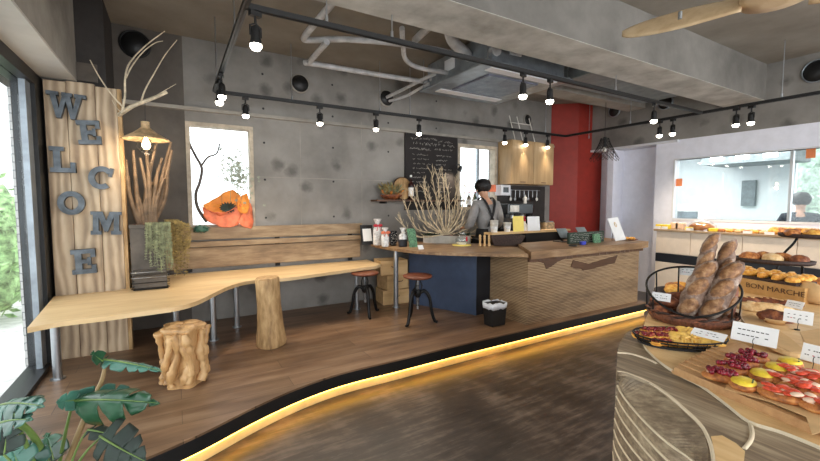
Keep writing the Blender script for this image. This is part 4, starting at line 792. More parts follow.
def person(loc, rz, label, shirt, apron=True, bow=.1, k=1.0):
    t = thing('person', label, 'person', (0, 0, 0)); V = lambda x, y, z: Vector((x*k*1.06, y*k, z*k))
    # +y is the way the person faces
    J = [(V(0, 0, .92), (.125, .1)), (V(0, .0, 1.08), (.12, .095)), (V(0, .01, 1.25), (.15, .105)), (V(0, .03, 1.4), (.13, .09)), (V(0, .05, 1.47), (.058, .058)), (V(0, .08, 1.53), (.052, .055)), (V(0, bow+.02, 1.6), (.078, .095)), (V(0, bow+.05, 1.67), (.075, .092)), (V(0, bow+.05, 1.71), (.045, .055))]
    E_ = [(0, 1), (1, 2), (2, 3), (3, 4), (4, 5), (5, 6), (6, 7), (7, 8)]
    for s in (-1, 1):
        n = len(J); J += [(V(s*.165, .03, 1.4), (.058, .058)), (V(s*.215, .02, 1.25), (.05, .05)), (V(s*.25, .06, 1.1), (.042, .042)), (V(s*.2, .24, 1.06), (.034, .034)), (V(s*.16, .33, 1.06), (.026, .02)), (V(s*.15, .38, 1.05), (.036, .018))]
        E_ += [(3, n), (n, n+1), (n+1, n+2), (n+2, n+3), (n+3, n+4), (n+4, n+5)]
        h = n+5
        for f_ in range(4):
            m_ = len(J); J += [(V(s*.15+(f_-1.5)*.019, .42, 1.045), (.0095, .0095)), (V(s*.15+(f_-1.5)*.021, .45, 1.03), (.0085, .0085)), (V(s*.15+(f_-1.5)*.021, .468-.006*abs(f_-1.4), 1.01), (.0075, .0075))]; E_ += [(h, m_), (m_, m_+1), (m_+1, m_+2)]
        m_ = len(J); J += [(V(s*.15-s*.042, .385, 1.035), (.011, .011)), (V(s*.15-s*.055, .415, 1.02), (.009, .009))]; E_ += [(h, m_), (m_, m_+1)]
        n = len(J); J += [(V(s*.095, 0, .84), (.09, .095)), (V(s*.1, .01, .5), (.058, .062)), (V(s*.105, -.02, .3), (.052, .055)), (V(s*.105, -.01, .08), (.036, .04)), (V(s*.11, .1, .035), (.04, .03)), (V(s*.115, .16, .028), (.034, .024))]
        E_ += [(0, n), (n, n+1), (n+1, n+2), (n+2, n+3), (n+3, n+4), (n+4, n+5)]
    body = skin_body('body', J, E_, 'skin', t)
    # clothing: shells over the body made from the same skeleton
    grow = lambda ids, d: [(J[i][0], (J[i][1][0]+d, J[i][1][1]+d)) for i in ids]
    arms = [9, 10, 11, 12]; n2 = 9+6+12+2+6; arms2 = [n2, n2+1, n2+2, n2+3]
    ids = [0, 1, 2, 3, 4]+arms+arms2; g_ = grow(ids, .02); g_[4] = (J[4][0], (.068, .068)); skin_body('shirt', g_, [(0, 1), (1, 2), (2, 3), (3, 4), (3, 5), (5, 6), (6, 7), (7, 8), (3, 9), (9, 10), (10, 11), (11, 12)], shirt, t)
    L1 = 9+6+12+2; legs = [L1, L1+1, L1+2, L1+3]; L2 = n2+6+12+2; legs2 = [L2, L2+1, L2+2, L2+3]
    g_ = grow([0]+legs+legs2, .028); skin_body('trousers', g_, [(0, 1), (1, 2), (2, 3), (3, 4), (0, 5), (5, 6), (6, 7), (7, 8)], 'trousers', t)
    # hair, ears and face
    hc = V(0, bow+.04, 1.66); hb = MB()
    hb.blob(hc+V(0, -.012, .025), (.122*k, .13*k, .112*k), 'hair', amp=.06, freq=4, seed=3, n=26, l=18, flat=None, rot=Matrix.Rotation(R(-18), 3, 'X')); rnd = random.Random(3)
    for i in range(70):
        a = rnd.uniform(0, 2*PI); b = rnd.uniform(-.2, 1.2); u = Vector((math.cos(a)*math.cos(b), math.sin(a)*math.cos(b)*1.1-.1, math.sin(b))); p = hc+V(0, -.01, .02)+u*.09*k; hb.tube([p, p+u*.02+Vector((rnd.uniform(-.02, .02), 0, -.015)), p+u*.022+Vector((0, 0, -.04))], [.009, .007, .002], 'hair', 5)
    hb.build('hair', t)
    f = MB(); fy = bow+.145
    for s in (-1, 1): f.blob(V(s*.033, fy-.012, 1.64), (.012, .008, .007), 'cup', amp=0, n=8, l=6); f.blob(V(s*.033, fy-.006, 1.64), (.005, .004, .005), 'black', amp=0, n=8, l=6); f.blob(V(s*.088, bow+.04, 1.635), (.01, .022, .032), 'skin', amp=.02, n=10, l=8)
    f.blob(V(0, fy+.004, 1.615), (.012, .018, .02), 'skin', amp=0, n=8, l=6); f.blob(V(0, fy-.006, 1.583), (.022, .008, .006), 'salmon', amp=0, n=8, l=6); f.build('face', t)
    if apron:
        s_ = MB()
        for s in (-1, 1):
            pts = [V(s*.1, .1, 1.46), V(s*.09, .03, 1.515), V(s*.075, -.075, 1.45), V(s*.04, -.118, 1.34), V(0, -.132, 1.22), V(-s*.06, -.125, 1.08)]
            c_ = curve(pts, 5)
            vs = []; 
            for p in c_: vs += [p+V(-.016, -.004, 0), p+V(.016, -.004, 0), p+V(.016, .006, 0), p+V(-.016, .006, 0)]
            s_.add(vs, [(4*i+a, 4*i+b, 4*i+4+b, 4*i+4+a) for i in range(len(c_)-1) for a, b in ((0, 1), (1, 2), (2, 3), (3, 0))], 'apron')
        s_.build('apron_straps', t); s_ = MB()
        vs = []; N = 28
        for z, q in ((1.05, 1), (.9, 1.12), (.62, 1.2)):
            for i in range(N+1): a = R(-70)+R(320)*i/N; vs.append(V(.155*q*math.cos(a), .125*q*math.sin(a), z))
        s_.add(vs, [(j*(N+1)+i, j*(N+1)+i+1, (j+1)*(N+1)+i+1, (j+1)*(N+1)+i) for j in range(2) for i in range(N)], 'apron', True); s_.build('apron_skirt', t, solid=.004)
    t.location = loc; t.rotation_euler = (0, 0, rz); return t
person((3.97, 4.5, ZP), R(-8), 'person with black hair in grey shirt and black apron straps, behind the counter', 'shirt', True, .1, .985)
person((8.3, 2.26, 0), R(-75), 'person in dark jacket seen through the right bakery pane', 'jacket', False, .03, .99)

# ================================================================== THINGS ON THE COUNTER
ZW = 1.03
def standing(name, cat, label, x0, x1, y, Y, h, th, m, z, lean=.06, face=None):
    """a card standing nearly upright between two pixel columns at depth Y"""
    a = P(x0, y, Y=Y); b = P(x1, y, Y=Y); c_ = Vector(((a.x+b.x)/2, Y, z)); w = (b.x-a.x)/2; t = thing(name, label, cat, c_)
    MB().add([(c_.x-w, Y, z), (c_.x+w, Y, z), (c_.x+w, Y+lean, z+h), (c_.x-w, Y+lean, z+h), (c_.x-w, Y+th, z), (c_.x+w, Y+th, z), (c_.x+w, Y+lean+th, z+h), (c_.x-w, Y+lean+th, z+h)], [(0, 1, 2, 3), (7, 6, 5, 4), (1, 5, 6, 2), (4, 0, 3, 7), (3, 2, 6, 7), (4, 5, 1, 0)], m).build('panel', t)
    return t, c_, w
t, c_, w = standing('menu_stand', 'menu', 'black menu stand holding a white page at the left end of the side counter', 362, 374, 235, 5.05, .27, .012, 'black', ZW)
MB().add([(c_.x-w*.72, 5.05+.06*.2-.003, ZW+.05), (c_.x+w*.72, 5.05+.06*.2-.003, ZW+.05), (c_.x+w*.72, 5.05+.05-.003, ZW+.22), (c_.x-w*.72, 5.05+.05-.003, ZW+.22)], [(0, 1, 2, 3)], 'paper').build('menu_page', t, solid=.001)
def giftbag(c, h, r, label, rib='redp'):
    t = thing('gift_bag', label, 'gift bag', c, 'wrapped gifts on the side counter')
    MB().lathe([(r*.9, 0), (r, .02), (r*1.02, h*.5), (r*.8, h*.66), (r*.35, h*.74), (r*.5, h*.84), (r*.9, h)], c, 'bag', 20, wob=lambda a, z: 1+.1*math.sin(7*a)*(z/h), cap=False).build('bag', t)
    b = MB(); b.tube([c+Vector((r*.4*math.cos(k*PI/6), r*.4*math.sin(k*PI/6), h*.74)) for k in range(13)], .008, rib, 6)
    for s in (-1, 1): b.blob(c+Vector((s*.035, -r*.4, h*.75)), (.035, .012, .02), rib, amp=.15, n=10, l=8); b.tube([c+Vector((0, -r*.4, h*.74)), c+Vector((s*.02, -r*.7, h*.64)), c+Vector((s*.03, -r*.8, h*.55))], .006, rib, 5)
    b.build('ribbon', t); MB().lathe([(r*.7, .005), (r*.75, h*.5), (.001, h*.55)], c, 'darkcrust' if h < .33 else 'cup', 14).build('contents', t)
giftbag(Vector((P(379, 238, Y=4.9).x, 4.95, ZW)), .36, .06, 'taller clear gift bag with red ribbon bow beside the black menu stand'); giftbag(Vector((P(384, 238, Y=4.75).x, 4.72, ZW)), .25, .05, 'shorter clear gift bag with pink-red ribbon in front of the tall one', 'salmon')
t = thing('wrapped_goods', 'black and clear wrapped pack with spotted print between gift bags and green leaflet', 'pack', (2.8, 4.8, ZW)); c_ = Vector((P(394, 238, Y=4.75).x, 4.78, ZW)); tap(MB(), c_, .05, .03, ZW, ZW+.2, .9, 'screen').build('pack_body', t, .01)
b = MB(); rnd = random.Random(1)
for k in range(40): b.blob((c_.x+rnd.uniform(-.042, .042), c_.y-.03, ZW+rnd.uniform(.02, .19)), (.004, .003, .004), 'cup', amp=0, n=6, l=4)
b.build('white_dots', t)
t = thing('wrapped_goods', 'clear bag with white bow and dark blue packet left of the green leaflet', 'pack', (2.85, 4.6, ZW)); c_ = Vector((P(402, 240, Y=4.6).x, 4.58, ZW)); tap(MB(), c_, .055, .03, ZW, ZW+.1, .95, 'navy').build('blue_packet', t, .008)
MB().lathe([(.05, .1), (.05, .15), (.015, .19), (.04, .25)], c_, 'bag', 16, wob=lambda a, z: 1+.12*math.sin(6*a), cap=False).build('clear_bag', t); MB().blob(c_+Vector((0, -.02, .19)), (.03, .012, .014), 'cup', amp=.1).build('bow', t)
t, c_, w = standing('leaflet_stand', 'leaflet', 'green printed leaflet leaning on the side counter beside the plant trough', 410, 418, 240, 4.45, .24, .01, 'greenc', ZW, .08)
t, c_, w = standing('price_card', 'card', 'tiny white folded card at the left end of the plant trough', 419, 424, 243, 4.2, .05, .01, 'paper', ZW, .03)
# trough with dried coral-like branches
t = thing('plant_trough', 'long pale concrete trough on the side counter', 'trough', (3.1, 4.25, ZW)); a = P(423, 243, Z=ZW); b = P(470, 244, Z=ZW); d = (b-a).normalized(); w = Vector((-d.y, d.x, 0))*.15
MB().prism([tuple(v) for v in (a, b, b+w, a+w)], ZW, ZW+.11, 'stone').build('trough_wall', t, .008); e = d*.02; MB().prism([tuple(v) for v in (a+e+w*.12, b-e+w*.12, b-e+w*.88, a+e+w*.88)], ZW+.108, ZW+.116, 'darkcrust').build('soil', t)
mid = (a+b)/2+w*.5
t = thing('dried_branches', 'bare pale coral-shaped dried branches standing in the concrete trough', 'branches', (mid.x, mid.y, ZW+.116)); rnd = random.Random(12)
root_ = P(446, 236, Y=mid.y); root_.z = ZW+.12
for k in range(17):
    f_ = (k/16-.5)*2; tx = 443+f_*42+rnd.uniform(-3, 3); ty = 176+abs(f_)**2*42+rnd.uniform(-9, 10); e = P(tx, ty, Y=mid.y+rnd.uniform(-.15, .15)); mid_ = root_.lerp(e, .45)+Vector((f_*.16+rnd.uniform(-.05, .05), rnd.uniform(-.04, .04), -.09*abs(f_)))
    b = MB(); c_ = [p+Vector((rnd.uniform(-.008, .008), 0, rnd.uniform(-.008, .008))) for p in curve([root_+Vector((f_*.03, 0, 0)), mid_, e], 5)]; b.tube(c_, [.011-.0007*i for i in range(len(c_))], 'twig', 6)
    for j in range(3, len(c_), 1):
        for s in range(2):
            dd = ((c_[j]-c_[j-1]).normalized()+Vector((rnd.uniform(-1, 1), rnd.uniform(-.6, .6), rnd.uniform(-.2, .9)))*.8).normalized(); q1 = c_[j]+dd*.07; q2 = q1+(dd+Vector((rnd.uniform(-.6, .6), 0, .7))).normalized()*.07
            b.tube([c_[j], q1, q2], [.0045, .0035, .002], 'twig', 5)
            q3 = q1+(dd+Vector((rnd.uniform(-1, 1), 0, .2))).normalized()*.05; b.tube([q1, q3], [.003, .0016], 'twig', 4)
    b.build('branch', t)
rnd = random.Random(33)
for nm, lb, px in (('low_greenery', 'dark green leaves at the left of the concrete trough', 430), ('low_greenery', 'dark green leaves at the right end of the concrete trough', 462)):
    c_ = P(px, 236.5, Z=ZW+.11); c_ += w*.5; c_.z = ZW+.116; b = MB()
    for k in range(60):
        u = Vector((rnd.uniform(-1, 1), rnd.uniform(-.5, .5), rnd.uniform(.2, 1))).normalized(); L = rnd.uniform(.03, .1); s = u.orthogonal().normalized()*.009; p = c_+Vector((rnd.uniform(-.12, .12), rnd.uniform(-.03, .03), 0)); b.add([p, p+u*L*.5+s, p+u*L, p+u*L*.5-s], [(0, 1, 2, 3)], 'darkleaf' if rnd.random() < .7 else 'leaf')
    tag(b.build(nm), lb, 'plant')
# glass bowl + mat, mills, dark tray
t = thing('glass_vase', 'clear glass vase with red tag standing on a yellow mat', 'vase', (3.2, 3.75, ZW)); c_ = P(459, 244, Z=ZW+.012); c_.z = ZW+.012
c_ = c_+Vector((0, -.06, 0)); MB().lathe([(.05, 0), (.085, .03), (.09, .07), (.06, .12), (.055, .16)], c_, 'jar', 24, cap=False).build('glass', t); MB().box(c_+Vector((.0, -.095, .05)), c_+Vector((.025, -.088, .11)), 'redp').build('red_tag', t); MB().lathe([(.06, .005), (.075, .03), (.001, .032)], c_, 'cup', 20).build('pale_filling', t)
m_ = MB(); m_.lathe([(.13, 0), (.13, .011), (.001, .011)], (c_.x, c_.y, ZW), 'yellowp', 28); tag(m_.build('table_mat'), 'round yellow mat under the glass vase', 'mat')
for px, lb in ((480, 'left'), (484.5, 'middle'), (489, 'right')):
    c_ = P(px, 246, Z=ZW); c_.z = ZW; t = thing('wooden_mill', 'pale turned wooden peg, %s of three beside the dark tray' % lb, 'mill', c_, 'wooden pegs by the dark tray'); MB().lathe([(.018, 0), (.02, .02), (.013, .05), (.017, .09), (.016, .11)], c_, 'crate', 16).build('body', t); MB().lathe([(.012, .11), (.018, .13), (.012, .15), (.001, .154)], c_, 'crate', 16).build('knob', t)
t = thing('wooden_tray', 'dark rough wooden trough tray at the counter corner', 'tray', (3.4, 3.55, ZW)); a = P(489, 246.5, Z=ZW); b = P(525, 247, Z=ZW); b = Vector((3.44, 3.2, 0)) if b.x > 3.44 else b
c_ = (P(507, 246, Z=ZW)); c_.z = ZW; d = RT; wv_ = Vector((RT.y*-1, RT.x, 0))
t.location = c_; vs = []
for z, q in ((.0, .72), (.14, 1.0), (.14, .94), (.012, .68)):
    for sx, sy in ((-1, -1), (1, -1), (1, 1), (-1, 1)): vs.append(c_+RT*sx*.235*q+wv_*(sy*.1*q+.06)+Vector((0, 0, z)))
MB().add(vs, [(3, 2, 1, 0)]+[(j*4+k, j*4+(k+1) % 4, (j+1)*4+(k+1) % 4, (j+1)*4+k) for j in range(3) for k in range(4)]+[(12, 13, 14, 15)], 'rattand').build('tray_body', t, .004)
for px, lb, n_, Yd in ((494, 'stack of pale paper cups left of the yellow card', 5, 4.2), (507, 'stack of pale cups just left of the yellow card', 2, 4.2)):
    p = P(px, 238, Y=Yd); cup(Vector((p.x, Yd, 1.2)), .055, .12, lb, None, 'cup', n_)
c_ = Vector((P(524, 225, Y=4.22).x, 4.215, 1.2)); t = thing('pump_bottle', 'white pump bottle with red cap behind the yellow card', 'bottle', c_); MB().lathe([(.045, 0), (.05, .02), (.05, .08), (.02, .12), (.018, .14)], c_, 'cup', 18).build('bottle_body', t); MB().lathe([(.022, .14), (.022, .17), (.008, .18), (.008, .2)], c_, 'redp', 14).box(c_+Vector((-.045, -.01, .195)), c_+Vector((.015, .01, .21)), 'redp').build('pump_head', t)
t, c_, w = standing('yellow_card', 'card', 'yellow card standing on the counter corner', 513.5, 524, 236, 4.13, .22, .006, 'yellowp', 1.2, .02)
t, c_, w = standing('white_card', 'card', 'white card with faint writing right of the yellow card', 528, 540, 236, 4.13, .21, .006, 'paper', 1.2, .02)
b = MB(); add_text(b, '***', .04, (c_.x, 3.72-.002+.012, ZC+.11), (1, 0, 0), (0, 0, 1), 'ink'); 
def tablet(px, Y, label):
    c_ = P(px, 233, Y=Y); c_.z = ZC; t = thing('tablet_stand', label, 'tablet', c_); MB().box(c_+Vector((-.09, -.06, 0)), c_+Vector((.09, .1, .012)), 'black').build('base', t, .003)
    MB().box(c_+Vector((-.1, -.01, .05)), c_+Vector((.1, .0, .2)), 'kgrey', Matrix.Rotation(R(-35), 3, 'X')).build('tablet_back', t, .003); MB().box(c_+Vector((-.09, .002, .06)), c_+Vector((.09, .006, .19)), 'screen', Matrix.Rotation(R(-35), 3, 'X'), c_+Vector((0, 0, .12))).build('tablet_screen', t)
    MB().box(c_+Vector((-.015, 0, .01)), c_+Vector((.015, .02, .1)), 'black').build('arm', t)
tablet(563, 3.75, 'grey tablet on a stand, left one on the counter'); tablet(582, 3.8, 'grey tablet on a stand, right one on the counter')
t = thing('payment_board', 'dark green board covered in small white writing on the counter', 'sign', (4.9, 3.5, ZC)); a = P(569, 238, Y=3.5); b = P(604, 237, Y=3.5)
MB().box((a.x, 3.5, ZC), (b.x, 3.53, ZC+.15), 'wgreen').build('panel', t); wr_ = MB(); sy = 3.4985; rnd = random.Random(17)
for z in (.02, .045, .07, .095, .12): scr(a.x+.03, ZC+z, b.x-a.x-.06, .012)
wr_.build('white_writing', t)
t, c_, w = standing('green_packet', 'packet', 'small green printed packet in front of the green board', 595, 601, 236, 3.42, .12, .03, 'greenc', ZC, .02)
c_ = P(583, 237, Y=3.35); c_.z = ZC; t = thing('tape_dispenser', 'bright blue sticker block on the counter edge', 'tape', c_); MB().box(c_+Vector((-.04, -.02, 0)), c_+Vector((.04, .02, .045)), 'bluet').build('blue_block', t, .004); MB().box(c_+Vector((-.06, -.03, -.0)), c_+Vector((.06, .03, .004)), 'black').build('base_plate', t)
c_ = P(573, 237, Y=3.3); c_.z = ZC; tag(MB().lathe([(.001, 0), (.05, 0), (.055, .012), (.04, .018), (.001, .018)], c_, 'black', 24).build('coin_dish'), 'small black dish left of the blue block', 'dish')
# white poster standee
t = thing('poster_standee', 'white poster with a round portrait picture leaning on the counter', 'poster', (5.45, 3.4, ZC)); Yp = 3.45; pv = [P(620, 233, Y=Yp-.04), P(627, 231, Y=Yp-.04), P(617, 209, Y=Yp+.05), P(610, 210.5, Y=Yp+.05)]
pv = [P(616, 233.5, Y=Yp-.02), P(626.5, 232, Y=Yp-.02), P(618, 209.5, Y=Yp+.04), P(608, 211, Y=Yp+.04)]; n_ = (pv[1]-pv[0]).cross(pv[3]-pv[0]); zz = min(v.z for v in pv)
pv = [v-Vector((0, 0, zz-ZC-.001)) for v in pv]
MB().plate(pv, n_, .006, 'paper').build('poster_panel', t); cc = pv[3].lerp(pv[2], .5).lerp(pv[0].lerp(pv[1], .5), .3); ux = (pv[1]-pv[0]).normalized(); uz = (pv[3]-pv[0]).normalized(); nn = n_.normalized()*.002
MB().plate([cc+ux*.03*math.cos(a*PI/8)+uz*.04*math.sin(a*PI/8)+nn for a in range(16)], n_, .001, 'shade').build('round_picture', t); MB().plate([cc+ux*.016*math.cos(a*PI/8)+uz*.022*math.sin(a*PI/8)+nn*1.8 for a in range(16)], n_, .001, 'cup').build('picture_centre', t)
MB().tube([pv[0]+Vector((.05, .01, 0)), pv[0]+Vector((.05, .09, 0)), pv[0].lerp(pv[3], .5)+Vector((.05, .012, 0))], .004, 'black', 6).build('easel_leg', t)
c_ = P(629, 234, Y=3.45); c_.z = ZC
t = thing('wicker_plate', 'flat woven plate at the right end of the counter', 'plate', c_); MB().lathe([(.001, .004), (.09, .004), (.12, .016), (.123, .012), (.09, 0), (.001, 0)], c_, 'rattan', 28).build('plate_body', t)
rnd = random.Random(41)
for k in range(6):
    a = k*PI/3; m_ = MB().blob(c_+Vector((.06*math.cos(a), .05*math.sin(a), .026)), (.035, .022, .018), 'gold', rz=a, seed=k, n=12, l=8); tag(m_.build('biscuit'), 'small golden biscuit on the woven plate at the counter end, %s' % ('rightmost', 'back right', 'back left', 'leftmost', 'front left', 'front right')[k], 'biscuit', 'biscuits on the woven plate')
t = thing('paper_bag', 'crumpled pale paper bag on the floor at the right end of the counter', 'bag', (5.75, 2.95, 0)); c_ = Vector((5.93, 3.0, 0)); MB().lathe([(.09, 0), (.1, .02), (.1, .25), (.12, .38)], c_, 'stone', 18, wob=lambda a, z: 1+.15*math.sin(3*a+z*9), cap=False).build('bag_wall', t, solid=.003); MB().lathe([(.088, .002), (.001, .003)], c_, 'stone', 18).build('bag_base', t)

# ================================================================== BREAD CABINET ALONG THE RIGHT WALL
BX, BZ, BYL = 6.58, 1.2, 3.5
t = thing('bread_cabinet', 'long cream-fronted cabinet with wooden top under the bakery window', 'cabinet', (6.8, 1.8, 0))
MB().box((BX+.02, -.4, .1), (XR-.003, BYL-.03, BZ-.03), 'cream').build('cabinet_body', t); MB().box((BX-.03, -.45, BZ-.03), (XR-.003, BYL, BZ), 'shelftop').build('cabinet_top', t, .003); MB().box((BX+.05, -.38, 0), (XR-.01, BYL-.05, .1), 'black').build('plinth', t)
MB().box((BX+.0, -.4, .69), (BX+.02, BYL-.03, .82), 'navy').build('dark_band', t)
ys = [BYL-.03, 2.98, 2.35, 1.8, 1.25, .7, .15, -.4]
for a, b in zip(ys, ys[1:]):
    MB().box((BX, b+.004, .83), (BX+.018, a-.004, BZ-.035), 'cream').build('drawer_front', t, .002); MB().box((BX, b+.004, .11), (BX+.018, a-.004, .68), 'cream').build('drawer_front', t, .002)
rnd = random.Random(51)
def on_cab(px, dx=.2): p = P(px, 222, X=BX+dx); return Vector((BX+dx, p.y, BZ))
def loaf(name, c, rad, m, label, group, rz=0, seed=0, score=True, cat='bread'):
    o = MB().blob(c+Vector((0, 0, rad[2]*.6)), rad, m, rz=rz, amp=.07, freq=2.2, seed=seed, n=20, l=12, flat=.6)
    if score:
        for s in (-.4, 0, .4):
            q_ = Matrix.Rotation(rz, 3, 'Z') @ Vector((rad[0]*s, 0, 0)); o.blob(c+q_+Vector((0, 0, rad[2]*1.5)), (rad[0]*.14, rad[1]*.6, rad[2]*.12), 'pale', rz=rz+.4, amp=.05, n=8, l=6)
    return tag(o.build(name), label, cat, group)
for k, px in enumerate((660, 667)):
    c_ = on_cab(px, .1+.0*k); t = thing('cake_box', 'yellow wrapped cake slice pack at the left end of the bread cabinet, %s one' % ('left', 'right')[k], 'cake', c_, 'yellow cake packs'); MB().box(c_+Vector((-.06, -.04, 0)), c_+Vector((.06, .04, .07)), 'custard').build('cake', t, .01); MB().box(c_+Vector((-.065, -.045, .0)), c_+Vector((-.06, .045, .04)), 'paper').build('label_strip', t)
for k, px in enumerate((676, 681)):
    c_ = on_cab(px, .22); tag(MB().box(c_+Vector((-.05, -.06, 0)), c_+Vector((.05, .06, .1)), 'cream2').build('cake_box', bev=.01), 'white wrapped cake pack behind the cabinet front, %s one' % ('left', 'right')[k], 'cake')
c_ = on_cab(702, .15); loaf('round_loaf', c_, (.13, .16, .075), 'crust', 'large round loaf wrapped in clear film on the bread cabinet', None, 0, 3); MB()
t = thing('film_wrap', 'clear film dome over the large round loaf on the bread cabinet', 'wrap', c_); MB().lathe([(.18, .0), (.175, .08), (.1, .14), (.02, .16)], c_, 'jar', 24, cap=False, wob=lambda a, z: 1+.04*math.sin(9*a)).build('film', t)
for k, px in enumerate((690, 714)):
    c_ = on_cab(px, .06); tag(MB().box(c_+Vector((-.04, -.05, 0)), c_+Vector((.04, .05, .05)), 'custard' if k else 'yellowp').build('cake_box', bev=.008), 'small yellow pack %s the large round loaf' % ('left of', 'right of')[k], 'cake')
for k in range(11):
    px = 722+k*4.2; c_ = on_cab(px, .1+.12*(k % 2)); loaf('bread_roll', c_, (.055, .045, .03), ('crust', 'pale', 'gold')[k % 3], 'small bread roll on the bread cabinet, %s from the left in the low row' % ORD[k], 'small rolls on the bread cabinet', rnd.random(), k)
for k in range(6):
    px = 776+k*7.8; c_ = on_cab(px, .16); loaf('bread_bun', c_, (.085, .075, .06), 'crust' if k % 2 else 'gold', 'tall golden bun at the right end of the bread cabinet, %s from the left' % ORD[k], 'tall buns on the bread cabinet', rnd.random(), k+20)
for px in (748, 770, 690):
    c_ = on_cab(px, .0); tag(MB().box(c_+Vector((0, -.05, 0)), c_+Vector((.006, .05, .035)), 'paper').build('price_card'), 'white price card on the front edge of the bread cabinet, %s' % {748: 'middle one', 770: 'right one', 690: 'left one'}[px], 'card', 'price cards on the bread cabinet')
# kitchen contents behind the glass
t = thing('work_table', 'steel work table with white machine in the bakery kitchen', 'table', (8.6, 4, 0)); MB().box((8.2, 3.5, .86), (9.1, 4.7, .9), 'steel').build('table_top', t)
for x in (8.24, 9.06):
    for y in (3.54, 4.66): MB().cyl((x, y, 0), (x, y, .86), .02, 'steel', 10).build('leg', t)
t = thing('dough_machine', 'low white and grey kitchen machine on the steel table', 'machine', (8.6, 3.9, .9)); MB().box((8.4, 3.6, .9), (8.9, 4.2, 1.35), 'kwall').build('machine_body', t, .03); MB().box((8.39, 3.7, 1.3), (8.4, 4.1, 1.45), 'kgrey').build('front_panel', t); MB().box((8.45, 3.75, 1.35), (8.85, 4.1, 1.58), 'cup').build('hopper', t, .02)
t = thing('kitchen_hood', 'grey steel extractor hood along the bakery kitchen ceiling', 'hood', (9.2, 3.3, 2.3)); MB().box((8.9, 2.6, 2.34), (9.9, 3.9, 2.55), 'kgrey').build('hood_body', t); 
for y in (2.75, 3.15, 3.55): MB().box((8.89, y, 2.4), (8.9, y+.2, 2.48), 'panel').build('hood_lamp', t)
tag(MB().box((9.9, 3.38, 1.55), (9.99, 3.6, 2.06), 'kgrey').build('wall_vent'), 'tall grey louvred vent on the kitchen wall behind the glass', 'vent'); tag(MB().box((9.3, 2.7, 0), (9.9, 3.9, 1.2), 'kgreen').build('kitchen_counter', bev=.01), 'pale green low counter in the bakery kitchen', 'counter')
for y, z, lb in ((3.4, 1.95, 'orange notice on the left edge of the bakery window'), (1.86, 2.25, 'orange notice at the top of the right bakery pane')): tag(MB().box((XR+.046, y-.05, z-.07), (XR+.053, y+.04, z+.05), 'orange').build('notice'), lb, 'notice')

# ================================================================== DISPLAY TABLE
t = thing('display_table', 'round-cornered display table built of stepped contour layers of wood', 'table', (2.8, .6, 0))
def wpts(pts, z, n=4): return curve([Vector((p.x, p.y, z)) for p in (P(x, y, Z=z) for x, y in pts)], n)
def resample(c, n):
    L = [0]
    for a, b in zip(c, c[1:]): L.append(L[-1]+(b-a).length)
    out = []; k = 0
    for i in range(n):
        d = L[-1]*i/(n-1)
        while k < len(c)-2 and L[k+1] < d: k += 1
        f_ = (d-L[k])/max(1e-6, L[k+1]-L[k]); out.append(c[k].lerp(c[k+1], f_))
    return out
BACK = [Vector((4.4, 1.76, 0)), Vector((3.22, 1.68, 0)), Vector((2.9, 1.5, 0)), Vector((2.6, 1.4, 0))]
flat = lambda c: [Vector((p.x, p.y, 0)) for p in c]
ca = wpts([(642, 340), (646, 348), (660, 361), (678, 373), (700, 384), (725, 402), (749, 420), (783, 431), (830, 450), (900, 480)], ZT)
top = flat(ca)+[Vector((4.4, -.1, 0))]+BACK+[Vector((2.44, 1.33, 0))]
MB().prism(top, ZT-.012, ZT, 'plyedge', 'layertop').build('top_board', t, .002)
ZD = ZT-.0125
cc = wpts([(617.5, 352), (617, 362), (617.5, 372), (628, 374), (650, 383), (668, 395), (682, 407), (700, 424), (709, 440), (713, 455), (714, 475)], ZD)
deck = flat(cc)+[Vector((1.02, -.1, 0)), Vector((4.38, -.1, 0))]+[v-Vector((.02, .02, 0)) for v in BACK]+[Vector((2.38, 1.3, 0)), flat(wpts([(626, 333), (620, 342)], ZD, 1))[0], flat(wpts([(626, 333), (620, 342)], ZD, 1))[1]]
MB().prism(deck, ZD-.012, ZD, 'layer').build('deck_board', t)
def inlay(pts, z, r=.006, nm='pale_edge'): MB().tube(wpts(pts, z, 4), r, 'plyedge', 6).build(nm, t)
inlay([(617.5, 353), (632, 354.5), (650, 360.5), (657, 364)], ZD); inlay([(617.5, 372), (628, 374), (650, 383), (668, 395), (682, 407), (700, 424), (709, 440), (713, 455), (714, 475)], ZD-.003)
inlay([(749, 420), (752, 431), (751, 440), (744, 449)], ZD)
MB().prism([tuple(p)[:2] for p in wpts([(711, 437), (722, 436), (736, 444), (745, 452), (742, 478), (716, 476), (715, 455)], ZD, 1)], ZD+.0003, ZD+.0025, 'layertop').build('warm_inlay', t)
CV = [(ZD-.012, [(617.3, 373), (628, 374.5), (650, 383.5), (668, 395.5), (682, 407.5), (700, 424.5), (709, 440.5), (713, 455.5), (714, 478)]),
      (.80, [(617, 384), (623, 396), (635, 411), (650, 427), (668, 443), (685, 455), (705, 470)]), (.75, [(616.5, 396), (624, 410), (638, 428), (656, 449), (678, 470)]),
      (.70, [(616, 408), (622, 420), (634, 437), (650, 456), (668, 476)]), (.65, [(615, 419), (620, 431), (630, 446), (644, 463), (657, 479)]), (.60, [(614.5, 430), (618, 441), (627, 456), (640, 473), (650, 486)]),
      (.55, [(614, 441), (616, 451), (623, 465), (632, 478), (640, 492)]), (.50, [(613.5, 452), (615, 463), (620, 474), (628, 486), (635, 500)]),
      (.42, [(613, 470), (614, 480), (618, 492), (625, 505), (632, 520)]), (.3, [(613, 500), (614, 512), (618, 525), (625, 540), (632, 555)]), (.15, [(613, 545), (614, 558), (618, 572), (625, 590), (632, 605)]), (.0, [(613, 600), (614, 615), (618, 630), (625, 650), (632, 670)])]
RS = [resample(wpts(p, z), 36) for z, p in CV]
